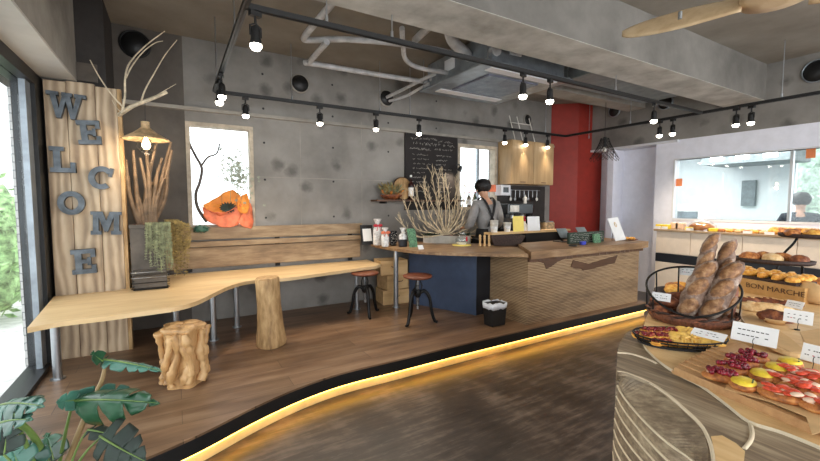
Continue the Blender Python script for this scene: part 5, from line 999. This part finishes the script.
for k in range(len(RS)-1):
    a, b = RS[k], RS[k+1]; n = 36; th = Vector((.012, .012, -.004)); vs = a+b+[p+th for p in a]+[p+th for p in b]
    fs = [(i, i+1, n+i+1, n+i) for i in range(n-1)]+[(2*n+i+1, 2*n+i, 3*n+i, 3*n+i+1) for i in range(n-1)]+[(i+1, i, 2*n+i, 2*n+i+1) for i in range(n-1)]+[(n+i, n+i+1, 3*n+i+1, 3*n+i) for i in range(n-1)]+[(0, n, 3*n, 2*n), (n-1, 3*n-1, 4*n-1, 2*n-1)]
    MB().add(vs, fs, 'layer', False).build('contour_layer', t)
    if k: MB().tube(a, .005, 'plyedge', 6).build('pale_edge', t)
core = [Vector((p.x+.04, p.y+.03, 0)) for p in RS[0][::5]]+[Vector((1.1, -.06, 0)), Vector((4.36, -.06, 0))]+[v-Vector((.05, .06, 0)) for v in BACK]+[Vector((2.3, 1.24, 0))]
MB().prism(core, 0, ZD-.013, 'layer').build('table_body', t)
def card(c, w, h, rz, tilt, label, clip=True, group=None, m='paper', dots=0):
    """white price card; c is the middle of its lower edge"""
    t = thing('price_card', label, 'card', c, group); rm = Matrix.Rotation(rz, 3, 'Z') @ Matrix.Rotation(tilt, 3, 'X'); c = Vector(c); o = Vector((0, 0, .035 if clip else 0))
    v = [c+o+rm @ Vector(p) for p in ((-w/2, 0, 0), (w/2, 0, 0), (w/2, 0, h), (-w/2, 0, h))]; n_ = rm @ Vector((0, -1, 0)); MB().plate(v, n_, .0015, m).build('card_sheet', t)
    b = MB(); rnd = random.Random(int(c.x*1000))
    for r_ in range(2):
        for q in range(7):
            if rnd.random() < .3: continue
            p = c+o+rm @ Vector((-w*.36+w*.1*q, -.0012, h*(.62-.28*r_))); b.plate([p, p+rm @ Vector((w*.07, 0, 0)), p+rm @ Vector((w*.07, 0, h*.05)), p+rm @ Vector((0, 0, h*.05))], n_, .0005, 'ink' if rnd.random() < .85 else 'redp')
    b.build('card_writing', t)
    if clip:
        MB().tube([c+Vector((0, 0, 0)), c+o*.9+Vector((0, -.003, 0))]+[c+o+Vector((.012*math.sin(a), -.004, .012-.012*math.cos(a))) for a in [k*PI/6 for k in range(13)]], .0014, 'iron', 5).build('wire_clip', t); MB().lathe([(.012, 0), (.012, .004), (.001, .005)], c, 'iron', 14).build('clip_base', t)
    return t
VR = YAW+R(35)   # cards roughly face the viewer
fz = lambda px: -math.atan2(P(px, 300, Z=.9).x, P(px, 300, Z=.9).y)
# iron and wicker basket with baguettes
bc = (P(647, 312, Z=.93)+P(736, 318, Z=.93))/2; bc.z = ZT; br = (P(647, 312, Z=.93)-P(736, 318, Z=.93)).length/2*.97
bc = bc+Vector((.0, .0, 0)); t = thing('bread_basket', 'round wicker basket with a tall curved iron rail, holding the baguettes', 'basket', bc)
MB().lathe([(br*.9, 0), (br*.98, .02), (br, .055), (br*.97, .06), (br*.93, .03), (br*.88, .012), (.001, .01)], bc, 'rattan', 48).build('wicker_base', t)
rim = MB()
for s, m_ in ((0, 'rattan'), (PI, 'rattand')): rim.tube([bc+Vector(((br+.006*math.cos(12*a+s))*math.cos(a), (br+.006*math.cos(12*a+s))*math.sin(a), .058+.006*math.sin(12*a+s))) for a in [2*PI*k/144 for k in range(145)]], .006, m_, 5, False)
rim.build('braided_rim', t)
toc = math.atan2(-bc.y, -bc.x)   # direction of the viewer
zr = lambda a: .07+.22*(.5-.5*math.cos(a-toc))**.75
pr = lambda a, z: bc+Vector((br*(1+.06*z/.3)*math.cos(a), br*(1+.06*z/.3)*math.sin(a), z))
MB().tube([pr(a, zr(a)) for a in [2*PI*k/72 for k in range(73)]], .0065, 'iron', 8, False).build('top_rail', t)
for k in range(10):
    a = toc+2*PI*(k+.5)/10
    if zr(a) > .11: MB().tube([pr(a, .05), pr(a, zr(a))], .0045, 'iron', 7).build('upright_bar', t)
def baguette(p0, p1, r, label, seed, m='floury', scores=3):
    p0 = Vector(p0); p1 = Vector(p1); d = p1-p0; L = d.length; d.normalize(); t = thing('baguette', label, 'bread', (0, 0, 0), 'baguettes in the basket'); N = 22; b = MB()
    view = (EYE-p0.lerp(p1, .5)); side = d.cross(view).normalized(); out = side.cross(d).normalized()
    if out.dot(view) < 0: out = -out
    vs = []
    for i in range(N+1):
        s = i/N; e = (1-abs(2*s-1)**3.2)**.5*(1+.05*math.sin(s*22+seed)); c_ = p0+d*L*s-out*.012*math.sin(s*PI)*0
        for k in range(14):
            a = 2*PI*k/14; q = side*math.cos(a)*r*e+out*math.sin(a)*r*.82*e; vs.append(c_+q*(1+.08*noise.noise((c_+q)*26)))
    b.add(vs, [(i*14+k, i*14+(k+1) % 14, (i+1)*14+(k+1) % 14, (i+1)*14+k) for i in range(N) for k in range(14)], m, True); t.location = p0; b.build('crust', t)
    for k in range(scores):
        s = (k+.6)/(scores+.2); c_ = p0+d*L*s; e = (1-abs(2*s-1)**3.2)**.5; ax = (d+side*.42).normalized(); w_ = ax.cross(out).normalized(); ln = L/scores*.62
        def lens(sc, off, m2, nm):
            vs = []; N2 = 10
            for i in range(N2+1):
                q = i/N2*2-1; hw = r*.6*sc*(1-q*q)**.6
                for j in (-1, -.5, 0, .5, 1):
                    p = c_+ax*ln*q*sc+w_*hw*j; x = (p-c_).dot(side); h = r*.82*e*math.sqrt(max(.05, 1-(x/(r*e+.001))**2)); vs.append(p+out*(h+off*(1-j*j)*(1-q*q)+.001))
            bb = MB(); bb.add(vs, [(i*5+j, i*5+j+1, (i+1)*5+j+1, (i+1)*5+j) for i in range(N2) for j in range(4)], m2, True); return bb.build(nm, t, solid=-.003)
        lens(1.12, .002, 'cream2' if False else 'pale' if False else 'floury', 'score_rim'); lens(.95, .007, 'score', 'score_opening')
    return t
dz = Vector((0, 0, .014))
def bag(x0, y0, x1, y1, d0, d1, r, label, seed, m='floury'):
    """ends given where they are seen, at their horizontal distance factor from the basket centre"""
    a = P(x0, y0, Z=ZT+.03+r*.5); 
    c1 = bc+Vector((math.cos(toc+PI), math.sin(toc+PI), 0))*br*d1; u = Vector((math.sin(toc), -math.cos(toc), 0))
    # upper end on a vertical plane through c1 facing the viewer
    n_ = Vector((math.cos(toc), math.sin(toc), 0)); ry = (P(x1, y1, Z=0)-EYE); k = (c1-EYE).dot(n_)/ry.dot(n_); b = EYE+ry*k
    if d0 is not None:
        c0 = bc+Vector((math.cos(toc+PI), math.sin(toc+PI), 0))*br*d0; ry = (P(x0, y0, Z=0)-EYE); k = (c0-EYE).dot(n_)/ry.dot(n_); a = EYE+ry*k; a.z = max(a.z, ZT+.03)
    baguette(a, b, r, label, seed, m)
bag(684, 322, 709, 263, -.35, .42, .062, 'wide floury baguette at the front left of the basket', 1)
bag(706, 324, 735, 264, -.3, .5, .064, 'wide floury baguette at the front middle of the basket', 2)
bag(697, 290, 713, 234, .2, .78, .04, 'baguette whose tip stands highest at the back of the basket', 3)
bag(719, 300, 729, 241, .35, .85, .045, 'baguette second highest, right of the highest tip', 4)
bag(729, 318, 733, 262, .05, .7, .034, 'dark thin baguette at the right side of the basket', 5, 'darkcrust')
for k, (x, y, z) in enumerate(((661, 309, .0), (672, 305, 0), (666, 300, .05), (680, 296, .06))):
    c_ = P(x, y, Z=ZT+.05+z); loaf('bread_loaf', Vector((c_.x, c_.y, ZT+.02+z)), (.09, .05, .035), 'darkcrust', ('dark crusty loaf at the left in the bread basket', 'dark crusty loaf at the bottom centre of the bread basket', 'dark crusty loaf lying on top at the left in the bread basket', 'dark crusty loaf pressed behind the front baguettes')[k], None, k*.8, k, False)
# a second low basket behind with orange-brown flat loaves
c2 = Vector((3.2, 1.42, ZT)); t = thing('bread_tray', 'low basket of orange-brown loaves behind the iron rail', 'basket', c2); MB().lathe([(.2, 0), (.23, .03), (.24, .06), (.22, .06), (.2, .02), (.001, .015)], c2, 'rattand', 32).build('basket_wall', t)
for k, (x, y) in enumerate(((662, 276), (670, 272), (682, 271), (693, 272), (666, 283), (678, 282), (690, 282))):
    q_ = P(x, y, Z=1.0); q_ = c2+Vector(((k % 4-1.5)*.075, (k//4-.5)*.16+.02*(k % 2), 0)); loaf('flat_loaf', Vector((q_.x, q_.y, ZT+.06 if k > 3 else ZT+.075)), (.1, .05, .035), 'crust' if k % 2 else 'gold', 'orange-brown loaf in the low basket behind the iron rail, %s row, %s from the left' % (('back', 'front')[1-k//4], ORD[k % 4]), 'loaves behind the iron rail', .6+k*.7, k+3, False)
# oval wire plate of tarts
oc = (P(634, 338, Z=ZT+.02)+P(725, 342, Z=ZT+.02))/2; oc.z = ZT; od = (P(725, 342, Z=ZT+.02)-P(634, 338, Z=ZT+.02)); ow = od.length/2; ang = math.atan2(od.y, od.x); od.normalize(); on = Vector((-od.y, od.x, 0)); oh = .13
el = lambda a, q, z: oc+od*ow*q*math.cos(a)+on*oh*q*math.sin(a)+Vector((0, 0, z))
t = thing('oval_basket', 'shallow oval dark wire basket of fig and apple tarts at the table corner', 'basket', oc); b = MB()
for q, z in ((1, .045), (.96, .03), (.9, .015)): b.tube([el(2*PI*k/48, q, z) for k in range(49)], .004, 'iron', 6, False)
for k in range(30): a = 2*PI*k/30; b.tube([el(a, .85, .006), el(a, .93, .02), el(a, 1, .045)], .0022, 'iron', 5)
b.build('wire_rim', t); vs = [el(2*PI*k/48, .9, .003) for k in range(48)]; MB().prism([tuple(v)[:2] for v in vs], ZT+.002, ZT+.012, 'screen').build('base_plate', t)
rnd = random.Random(61)
def tartlet(c, rz, kind, label, group, k):
    t = thing('tart', label, 'tart', c, group); r = .036
    MB().lathe([(r*.8, 0), (r, .012), (r*1.02, .02), (r*.9, .018), (.001, .014)], c, 'gold', 16, wob=lambda a, z: 1+.06*math.sin(8*a)).build('pastry_shell', t); b = MB()
    if kind == 'fig':
        for j in range(5): a = j*1.26+rz; b.blob(c+Vector((.017*math.cos(a), .017*math.sin(a), .022)), (.013, .009, .008), 'tart' if j % 2 else 'fruitp', rz=a, amp=.1, seed=j, n=8, l=6)
        b.build('fig_topping', t)
    else:
        for j in range(4): q_ = Matrix.Rotation(rz, 3, 'Z') @ Vector((-.02+.013*j, 0, .02+.002*j)); b.blob(c+q_, (.009, .028, .011), 'apple', rz=rz+.2, amp=.06, seed=j, n=10, l=6)
        b.build('apple_slices', t)
n_ = 0
for row, ys_ in enumerate((-.5, -.1, .3, .62)):
    jj = -1
    for j in range(9):
        x_ = -.82+.205*j+(row % 2)*.06
        if (x_*x_+ys_*ys_) > .8: continue
        fig = (x_ < -.28) or (ys_ > .05 and x_ < .2)
        x_ += rnd.uniform(-.03, .03); c_ = oc+od*ow*x_+on*oh*(ys_+rnd.uniform(-.08, .08))+Vector((0, 0, .014+.012*(row % 2)))
        jj += 1; tartlet(c_, rnd.random()*3, 'fig' if fig else 'apple', ('fig tart in the oval basket' if fig else 'apple tart in the oval basket')+', %s row from the front, %s from the left' % (ORD[row], ORD[jj]), 'fig tarts in the oval basket' if fig else 'apple tarts in the oval basket', n_); n_ += 1
# toast board
def on_top(x, y, z=ZT): p = P(x, y, Z=z); return Vector((p.x, p.y, z))
B0 = [on_top(674, 367, ZT+.03), on_top(813, 425, ZT+.03), on_top(840, 434, ZT+.03), on_top(835, 375, ZT+.03), on_top(737, 342, ZT+.03), on_top(715, 346, ZT+.03)]
t = thing('serving_board', 'low slatted wooden board carrying the topped toast slices', 'board', B0[0])
MB().prism([tuple(p)[:2] for p in B0], ZT+.012, ZT+.03, 'tray').build('board_top', t, .002)
fr_ = (B0[1]-B0[0]); MB().prism([tuple(B0[0])[:2], tuple(B0[1])[:2], tuple(B0[1]+Vector((.008, .012, 0)))[:2], tuple(B0[0]+Vector((.008, .012, 0)))[:2]], ZT, ZT+.012, 'tray').build('foot_rail', t); MB().prism([tuple(B0[4])[:2], tuple(B0[3])[:2], tuple(B0[3]-Vector((.02, .02, 0)))[:2], tuple(B0[4]-Vector((.02, .02, 0)))[:2]], ZT, ZT+.012, 'tray').build('foot_rail', t)
for k in range(7):
    a = B0[0].lerp(B0[5], .12+k*.13); b = a+fr_*.22; w_ = (B0[5]-B0[0]).normalized()*.007; MB().prism([tuple(v)[:2] for v in (a-w_, b-w_, b+w_, a+w_)], ZT+.0305, ZT+.036, 'tray').build('board_slat', t)
pz = ZT+.031
pp = [on_top(x, y, pz) for x, y in ((725, 391), (727, 383), (742, 366), (755, 350), (835, 372), (835, 430), (812, 437), (806, 419), (770, 404))]
tag(MB().prism([tuple(p)[:2] for p in pp], pz+.006, pz+.0075, 'kraft').build('baking_paper'), 'brown baking paper under the yellow and strawberry toasts', 'paper')
def toast(x, y, kind, L, W, rz, label, k):
    z = pz+.008; c_ = P(x, y, Z=z+.015); c_.z = z; t = thing('topped_toast', label, 'toast', c_, {'b': 'dark berry toasts', 'y': 'yellow custard toasts', 's': 'strawberry toasts'}[kind])
    MB().blob(c_+Vector((0, 0, .012)), (L, W, .02), 'crust', rz=rz, amp=.05, freq=2, seed=k, n=22, l=10, flat=.7).build('bread_slice', t); q = Matrix.Rotation(rz, 3, 'Z'); rnd = random.Random(k)
    if kind == 'y':
        MB().blob(c_+Vector((0, 0, .024)), (L*.9, W*.88, .013), 'custard', rz=rz, amp=.03, seed=k, n=20, l=8).build('custard_topping', t); b = MB()
        for j in range(5): b.blob(c_+q @ Vector((rnd.uniform(-.6, .6)*L, -W*.6, .034)), (.005, .003, .002), 'leaf', n=6, l=4)
        b.build('green_garnish', t)
    else:
        MB().blob(c_+Vector((0, 0, .023)), (L*.8, W*.74, .006), 'cream2', rz=rz, amp=.05, seed=k, n=18, l=8).build('cream_layer', t); b = MB()
        for j in range(34 if kind == 'b' else 12):
            a = rnd.uniform(0, 2*PI); s = math.sqrt(rnd.random()); p = q @ Vector((L*.8*s*math.cos(a), W*.74*s*math.sin(a), .029+rnd.uniform(0, .008))); b.blob(c_+p, (.0095,)*3 if kind == 'b' else (.022, .015, .006), 'fruitp' if kind == 'b' else ('strawb' if j % 8 else 'cream2'), rz=rnd.random()*3, amp=.05, n=8, l=6)
        b.build('berry_topping' if kind == 'b' else 'strawberry_topping', t)
ra = R(-72)
for k, (x, y, lb) in enumerate(((721, 376, 'first from the left'), (733, 369, 'second from the left'), (742, 362, 'third from the left'), (752, 357, 'fourth, beside the big white card clip'))): toast(x, y, 'b', .06, .036, R(-62), 'toast slice topped with dark berries, '+lb, k)
for k, (x, y, lb) in enumerate(((743.5, 384, 'nearest and leftmost'), (762, 375.5, 'second from the left'), (777, 369, 'third from the left'), (790, 363, 'farthest right'))): toast(x, y, 'y', .05, .042, R(15), 'toast covered in yellow custard, '+lb, 10+k)
for k, (x, y, lb) in enumerate(((782, 395, 'largest one at the front left'), (803, 389, 'second along the front row'), (818, 381, 'at the right edge, front row'), (787, 381, 'behind the yellow and front toasts'), (801, 375, 'at the back, nearest the small clip'), (826, 408, 'half out of frame at the lower right'))): toast(x, y, 's', .068, .042, R(-80), 'toast topped with red strawberries, '+lb, 20+k)
# upper live-edge boards
z1 = ZT+.06
for pts_, lb in (([(742, 317), (752, 314), (790, 338), (806, 352), (790, 352), (766, 341), (749, 329)], 'brown paper sheet under the crusty roll on the raised board'), ([(800, 332), (818, 329), (842, 333), (842, 350), (822, 354), (808, 350)], 'brown paper sheet at the right end of the raised board')):
    tag(MB().prism([tuple(on_top(x, y, z1))[:2] for x, y in pts_], z1+.0005, z1+.002, 'kraft').build('baking_paper'), lb, 'paper')
B1 = [on_top(x, y, z1) for x, y in ((741, 318), (750, 328), (768, 343), (790, 352), (815, 355), (840, 354), (845, 330), (800, 308), (765, 305), (745, 308))]
t = thing('live_edge_board', 'raised pale live-edge wooden board behind the toasts', 'board', B1[0]); MB().prism([tuple(p)[:2] for p in curve(B1+[B1[0]], 3)[:-1]], z1-.02, z1, 'layertop').build('board_top', t, .003)
for p in (B1[1], B1[4], B1[8], B1[6]):
    q_ = p.lerp(sum(B1, Vector())/len(B1), .25); MB().box((q_.x-.03, q_.y-.03, ZT), (q_.x+.03, q_.y+.03, z1-.02), 'tray').build('support_block', t)
c_ = on_top(764, 312, z1); loaf('floury_loaf', c_, (.15, .04, .035), 'pale', 'long pale floury loaf lying in front of the wooden box', None, R(-62), 5)
for k, (x, y, lb) in enumerate(((745, 303, 'dark loaf under the wooden box printed side, left one'), (766, 304, 'dark loaf under the wooden box printed side, middle one'), (787, 307, 'dark loaf under the wooden box printed side, right one'))):
    c_ = on_top(x, y, ZT); c_ = c_-Vector((.0, .0, 0)); loaf('dark_loaf', c_, (.085, .04, .03), 'darkcrust', lb.replace('under', 'in front of').replace('printed side', 'on the table'), None, R(-62), 30+k)
c_ = on_top(775, 323, z1); t = thing('crusty_roll', 'crusty dark brown roll in a paper wrap before the clip card', 'bread', c_); MB().blob(c_+Vector((0, 0, .035)), (.075, .05, .035), 'darkcrust', rz=R(-70), amp=.15, seed=7, n=22, l=12).build('crust', t); MB().lathe([(.04, 0), (.055, .02), (.062, .03)], c_, 'kraft', 20, wob=lambda a, z: 1+.08*math.sin(10*a), cap=False).build('paper_wrap', t, solid=.001)
# cards
f_ = lambda p: -math.atan2(p.x, p.y)
c_ = on_top(752, 351, ZT+.03); t = card(c_, .165, .085, f_(c_)-R(14), R(-18), 'wide white price card on a wire clip above the berry toasts')
c_ = on_top(748, 349, ZT+.03); 
c_ = on_top(812, 371, ZT+.03); card(c_, .08, .07, f_(c_)-R(20), R(-20), 'white price card on a small clip at the right edge above strawberry toasts')
c_ = on_top(797, 330, z1); card(c_, .11, .065, f_(c_)-R(8), R(-12), 'white price card on a wire clip in front of the crusty roll')
c_ = on_top(793, 308, z1); card(c_, .085, .05, f_(c_)-R(25), R(-35), 'tilted bluish white card leaning behind the clip card', False)
c_ = P(706, 338, Z=ZT+.055); card(c_, .14, .055, f_(c_)-R(20), R(-62), 'white card lying tilted on the oval basket of tarts', False)
c_ = pr(toc-R(62), .15)+Vector((-.01, -.01, -.04)); card(P(661, 301, Z=ZT+.1), .1, .05, f_(c_)-R(15), R(-10), 'white card clipped low on the left of the iron rail', False)
card(pr(toc+PI+.08, .235)-Vector((.008, .006, 0)), .11, .055, f_(c_)-R(8), R(-20), 'white card clipped high on the back of the iron rail', False)
# wooden box with printed name, trays above
xb = on_top(738, 291); xe = on_top(804, 304); d = (xe-xb).normalized(); nb = Vector((-d.y, d.x, 0)); nb = nb if nb.dot(xb) > 0 else -nb; L = (xe-xb).length
t = thing('wooden_box', 'long flat wooden box printed BON MARCHE supporting the pastry tray', 'box', xb)
MB().prism([tuple(v)[:2] for v in (xb, xe, xe+nb*.24, xb+nb*.24)], ZT, ZT+.11, 'boxw').build('box_body', t, .003); b = MB(); add_text(b, 'BON MARCHE', .052, (xb+xe)/2-nb*.002+Vector((d.x*.03, d.y*.03, .062)), d, (0, 0, 1), 'brownrelief', .001, 0, 1.15); b.build('printed_name', t)
zb = ZT+.111; tc = (xb+xe)/2+nb*.12+Vector((0, 0, .111)); tc = tc-d*.06
t = thing('pastry_tray', 'dark wicker tray of golden pastries on the wooden box', 'tray', tc); MB().prism([tuple(v)[:2] for v in (tc-d*.26-nb*.11, tc+d*.22-nb*.11, tc+d*.22+nb*.11, tc-d*.26+nb*.11)], zb, zb+.02, 'rattand').build('tray_base', t, .004)
rnd = random.Random(71)
for k in range(20):
    c_ = tc+d*(-.22+.1*(k % 5))+nb*(-.075+.05*(k//5))+Vector((0, 0, .021+.012*((k//5) % 2))); loaf('golden_pastry', c_, (.05, .03, .025), 'gold', 'golden sugared pastry over the wooden box, %s row from the front, %s from the left' % (ORD[k//5], ORD[k % 5]), 'golden pastries over the wooden box', rnd.random()*3, k, True)
# two-tier iron stand behind
sc_ = P(772, 262, Z=1.09); sc_.z = ZT; n2 = Vector((sc_.x, sc_.y, 0)).normalized(); s2 = Vector((n2.y, -n2.x, 0))
t = thing('iron_stand', 'two-tier black iron stand holding dark wicker trays of rolls', 'stand', sc_); zt1, zt2 = 1.08, 1.27
c1 = sc_+Vector((0, 0, zt1-ZT)); ct2 = P(812, 238, Z=zt2); ct2.z = zt2
for s in (-.2, .2):
    for q in (-.1, .1): MB().tube([Vector((sc_.x, sc_.y, ZT))+s2*s+n2*(q+.02), Vector((c1.x, c1.y, zt1))+s2*s*.95+n2*q], .007, 'iron', 8).build('leg', t)
MB().tube(curve([Vector((ct2.x, ct2.y, ZT))-s2*.24-n2*.02, Vector((ct2.x, ct2.y, 1.08))-s2*.2, Vector((ct2.x, ct2.y, 1.2))-s2*.13, Vector((ct2.x, ct2.y, zt2-.002))-s2*.1], 5), .011, 'iron', 8).build('curved_arm', t); MB().tube([Vector((ct2.x, ct2.y, ZT))+s2*.2, Vector((ct2.x, ct2.y, zt2-.002))+s2*.15], .009, 'iron', 8).build('curved_arm', t)
def wtray(c, a_, b_, name):
    m = MB(); vs = []; N = 40
    for q, z in ((.9, 0), (1, .012), (1.02, .04), (.97, .04), (.9, .014)):
        for k in range(N): a = 2*PI*k/N; vs.append(Vector(c)+s2*a_*q*math.cos(a)+n2*b_*q*math.sin(a)+Vector((0, 0, z)))
    m.add(vs, [(j*N+k, j*N+(k+1) % N, (j+1)*N+(k+1) % N, (j+1)*N+k) for j in range(4) for k in range(N)]+[tuple(reversed(range(N))), tuple(range(4*N, 5*N))], 'rattand', True); return m.build(name, t)
wtray(c1, .27, .15, 'lower_tray'); wtray(ct2, .24, .16, 'upper_tray')
for k, (s, q, r, m_, lb) in enumerate(((-.15, -.03, .085, 'crust', 'round golden bun, left one on the lower iron stand tray'), (.0, -.05, .08, 'pale', 'pale floury round bun in the middle of the lower stand tray'), (.06, .07, .08, 'crust', 'brown round bun behind the pale one on the lower stand tray'), (.17, -.03, .075, 'darkcrust', 'dark round bun at the right of the lower stand tray'), (-.06, .08, .07, 'crust', 'small brown bun at the back of the lower stand tray'))):
    loaf('round_bun', c1+s2*s+n2*q+Vector((0, 0, .015)), (r, r*.85, .048), m_, lb, None, k, k+60, False)
for k in range(6):
    loaf('round_bun', ct2+s2*(-.14+.14*(k % 3))+n2*(-.06+.12*(k//3))+Vector((0, 0, .015)), (.07, .062, .042), ('crust', 'gold', 'darkcrust')[k % 3], 'brown bun on the upper iron stand tray, %s row, %s from the left' % (('front', 'back')[k//3], ORD[k % 3]), 'buns on the upper stand tray', k, k+80, False)
# things at the right under the stand
for k, (x, y, m_, lb) in enumerate(((797, 303, 'kraft', 'brown paper wrapped loaf under the upper tray'), (817, 298, 'crust', 'large brown loaf at the right edge beneath the upper tray'))):
    c_ = on_top(x, y, ZT); c_ = c_+n2*.12+s2*.05; loaf('large_loaf', c_, (.15, .09, .09), m_, lb, None, 1.1+k, 90+k, False)

# ================================================================== MONSTERA IN THE FOREGROUND
pc = Vector((-.12, 1.42, 0)); ta = thing('potted_monstera', 'green split-leaf monstera plant in the left foreground', 'plant', pc)
MB().lathe([(.13, 0), (.17, .03), (.19, .34), (.2, .36), (.18, .36), (.17, .32), (.001, .31)], pc, 'potm', 36).build('pot', ta); MB().lathe([(.168, .315), (.001, .322)], pc, 'darkcrust', 30).build('soil', ta)
PD = lambda x, y, d: EYE+(FW*F+RT*(x-410)-UP*(y-230.5))*(d/F)
def monleaf(base, tip, wdir, width, m, notch=6, cup_=.12, name='leaf', seed=0):
    """heart-shaped split leaf from petiole joint to tip; wdir = sideways direction"""
    base = Vector(base); tip = Vector(tip); ax = tip-base; L = ax.length; ax.normalize(); wd = Vector(wdir); wd = (wd-ax*wd.dot(ax)).normalized(); nn = ax.cross(wd).normalized(); vs = []; fs = []
    half = []; NS = 66
    for i in range(NS+1):
        s = i/NS; x = -.16*math.sin(PI*min(1, s*2.2))*(1-s)*1.5+s; w = math.sin(PI*min(1, s**.62))**.8*(1-.15*s); u = s*notch % 1
        dip = .0
        if .12 < s < .93: dip = .8*max(0, 1-abs(u-.5)/.16)
        half.append((x, w*(1-dip)))
    for side in (-1, 1):
        o = len(vs); R_ = 6
        for i, (x, w) in enumerate(half):
            for j in range(R_+1):
                q = j/R_; xx = (i/NS)*(1-q)+x*q+(.08*q*q if i/NS < .9 else 0); p = base+ax*L*min(1.0, xx)+wd*side*width*.5*w*q+nn*(-cup_*L*(q*w)**2*(1)+.03*L*math.sin(9*q+i*.4+seed)*q*.3-cup_*1.2*L*(i/NS)**2)
                vs.append(p)
        for i in range(NS):
            for j in range(R_):
                f_ = [o+i*(R_+1)+j, o+i*(R_+1)+j+1, o+(i+1)*(R_+1)+j+1, o+(i+1)*(R_+1)+j]; fs.append(f_ if side == 1 else f_[::-1])
    b = MB(); b.add(vs, fs, m, True); lf = b.build(name, ta, solid=.0015)
    b = MB(); c_ = [base+ax*L*s+nn*(-cup_*1.2*L*s*s+.002) for s in [k/8 for k in range(9)]]; b.tube(c_, [.004-.0004*k for k in range(9)], 'stem', 6); v_ = b.build('midrib', lf)
    return lf
def petiole(pts, r, m='stem'): c_ = curve(pts, 6); return MB().tube(c_, [r*(1-.5*i/len(c_)) for i in range(len(c_))], m, 8).build('petiole', ta)
crown = pc+Vector((0, 0, .33)); d_ = 1.45
# main mid leaf
q0 = PD(72, 402, 1.42); monleaf(PD(75, 401, 1.42), PD(134, 394, 1.3), UP+FW*.9, .13, 'leaf', 4, .25, seed=1)
monleaf(PD(72, 404, 1.42), PD(130, 390, 1.62), Vector((0, 0, -1))+RT*.2, .1, 'leafb', 4, .1, seed=2)
monleaf(PD(78, 400, 1.43), PD(54, 402, 1.35), UP+FW*.5, .07, 'leafb', 3, .1, seed=7)
petiole([PD(58, 470, 1.5), PD(66, 430, 1.46), PD(73, 402, 1.42)], .007)
# top small leaf and long tilted leaf
monleaf(PD(104, 362, 1.55), PD(89, 352, 1.5), UP+FW*.3, .055, 'leaf', 2, .15, seed=3); monleaf(PD(104, 360, 1.55), PD(160, 366, 1.5), UP*.35+FW, .06, 'leafb', 6, .08, seed=4)
petiole([PD(62, 475, 1.5), PD(88, 410, 1.52), PD(102, 380, 1.54), PD(105, 362, 1.55)], .011, 'stembr')
# left leaves
monleaf(PD(2, 405, 1.25), PD(28, 396, 1.1), UP*.5+FW, .1, 'leafb', 5, .15, seed=5); monleaf(PD(-4, 425, 1.2), PD(20, 412, 1.1), UP*.5+FW, .08, 'leafb', 4, .15, seed=6); petiole([PD(40, 480, 1.4), PD(22, 435, 1.32), PD(4, 406, 1.25)], .009)
petiole([PD(52, 478, 1.45), PD(36, 440, 1.38), PD(12, 415, 1.3)], .014)
# right lower dark leaf
monleaf(PD(100, 436, 1.3), PD(140, 462, 1.25), UP+FW*.5, .14, 'darkleaf', 5, .12, seed=8); petiole([PD(66, 480, 1.4), PD(86, 452, 1.34), PD(101, 437, 1.3)], .005); monleaf(PD(88, 430, 1.38), PD(110, 433, 1.36), UP*.5+FW, .06, 'darkleaf', 2, .1, seed=9); petiole([PD(66, 476, 1.42), PD(80, 442, 1.39), PD(88, 430, 1.38)], .004)
# low leaves
monleaf(PD(54, 462, 1.45), PD(48, 436, 1.55), RT, .11, 'leaf', 3, .1, seed=10); monleaf(PD(20, 470, 1.3), PD(12, 445, 1.35), RT, .13, 'leafb', 3, .1, seed=11); monleaf(PD(38, 470, 1.35), PD(30, 442, 1.42), RT, .1, 'leafb', 3, .1, seed=12); monleaf(PD(4, 455, 1.25), PD(8, 428, 1.3), RT+FW*.3, .11, 'darkleaf', 3, .1, seed=13)
for e in (PD(58, 470, 1.5), PD(62, 475, 1.5), PD(40, 480, 1.4), PD(52, 478, 1.45), PD(66, 480, 1.4), PD(66, 476, 1.42), PD(54, 462, 1.45), PD(20, 470, 1.3), PD(38, 470, 1.35), PD(4, 455, 1.25)):
    petiole([crown+Vector((random.Random(int(e.x*999)).uniform(-.05, .05), random.Random(int(e.y*999)).uniform(-.05, .05), -.02)), (crown+e)/2+Vector((0, 0, .03)), e], .009 if e.x > -.3 else .006)
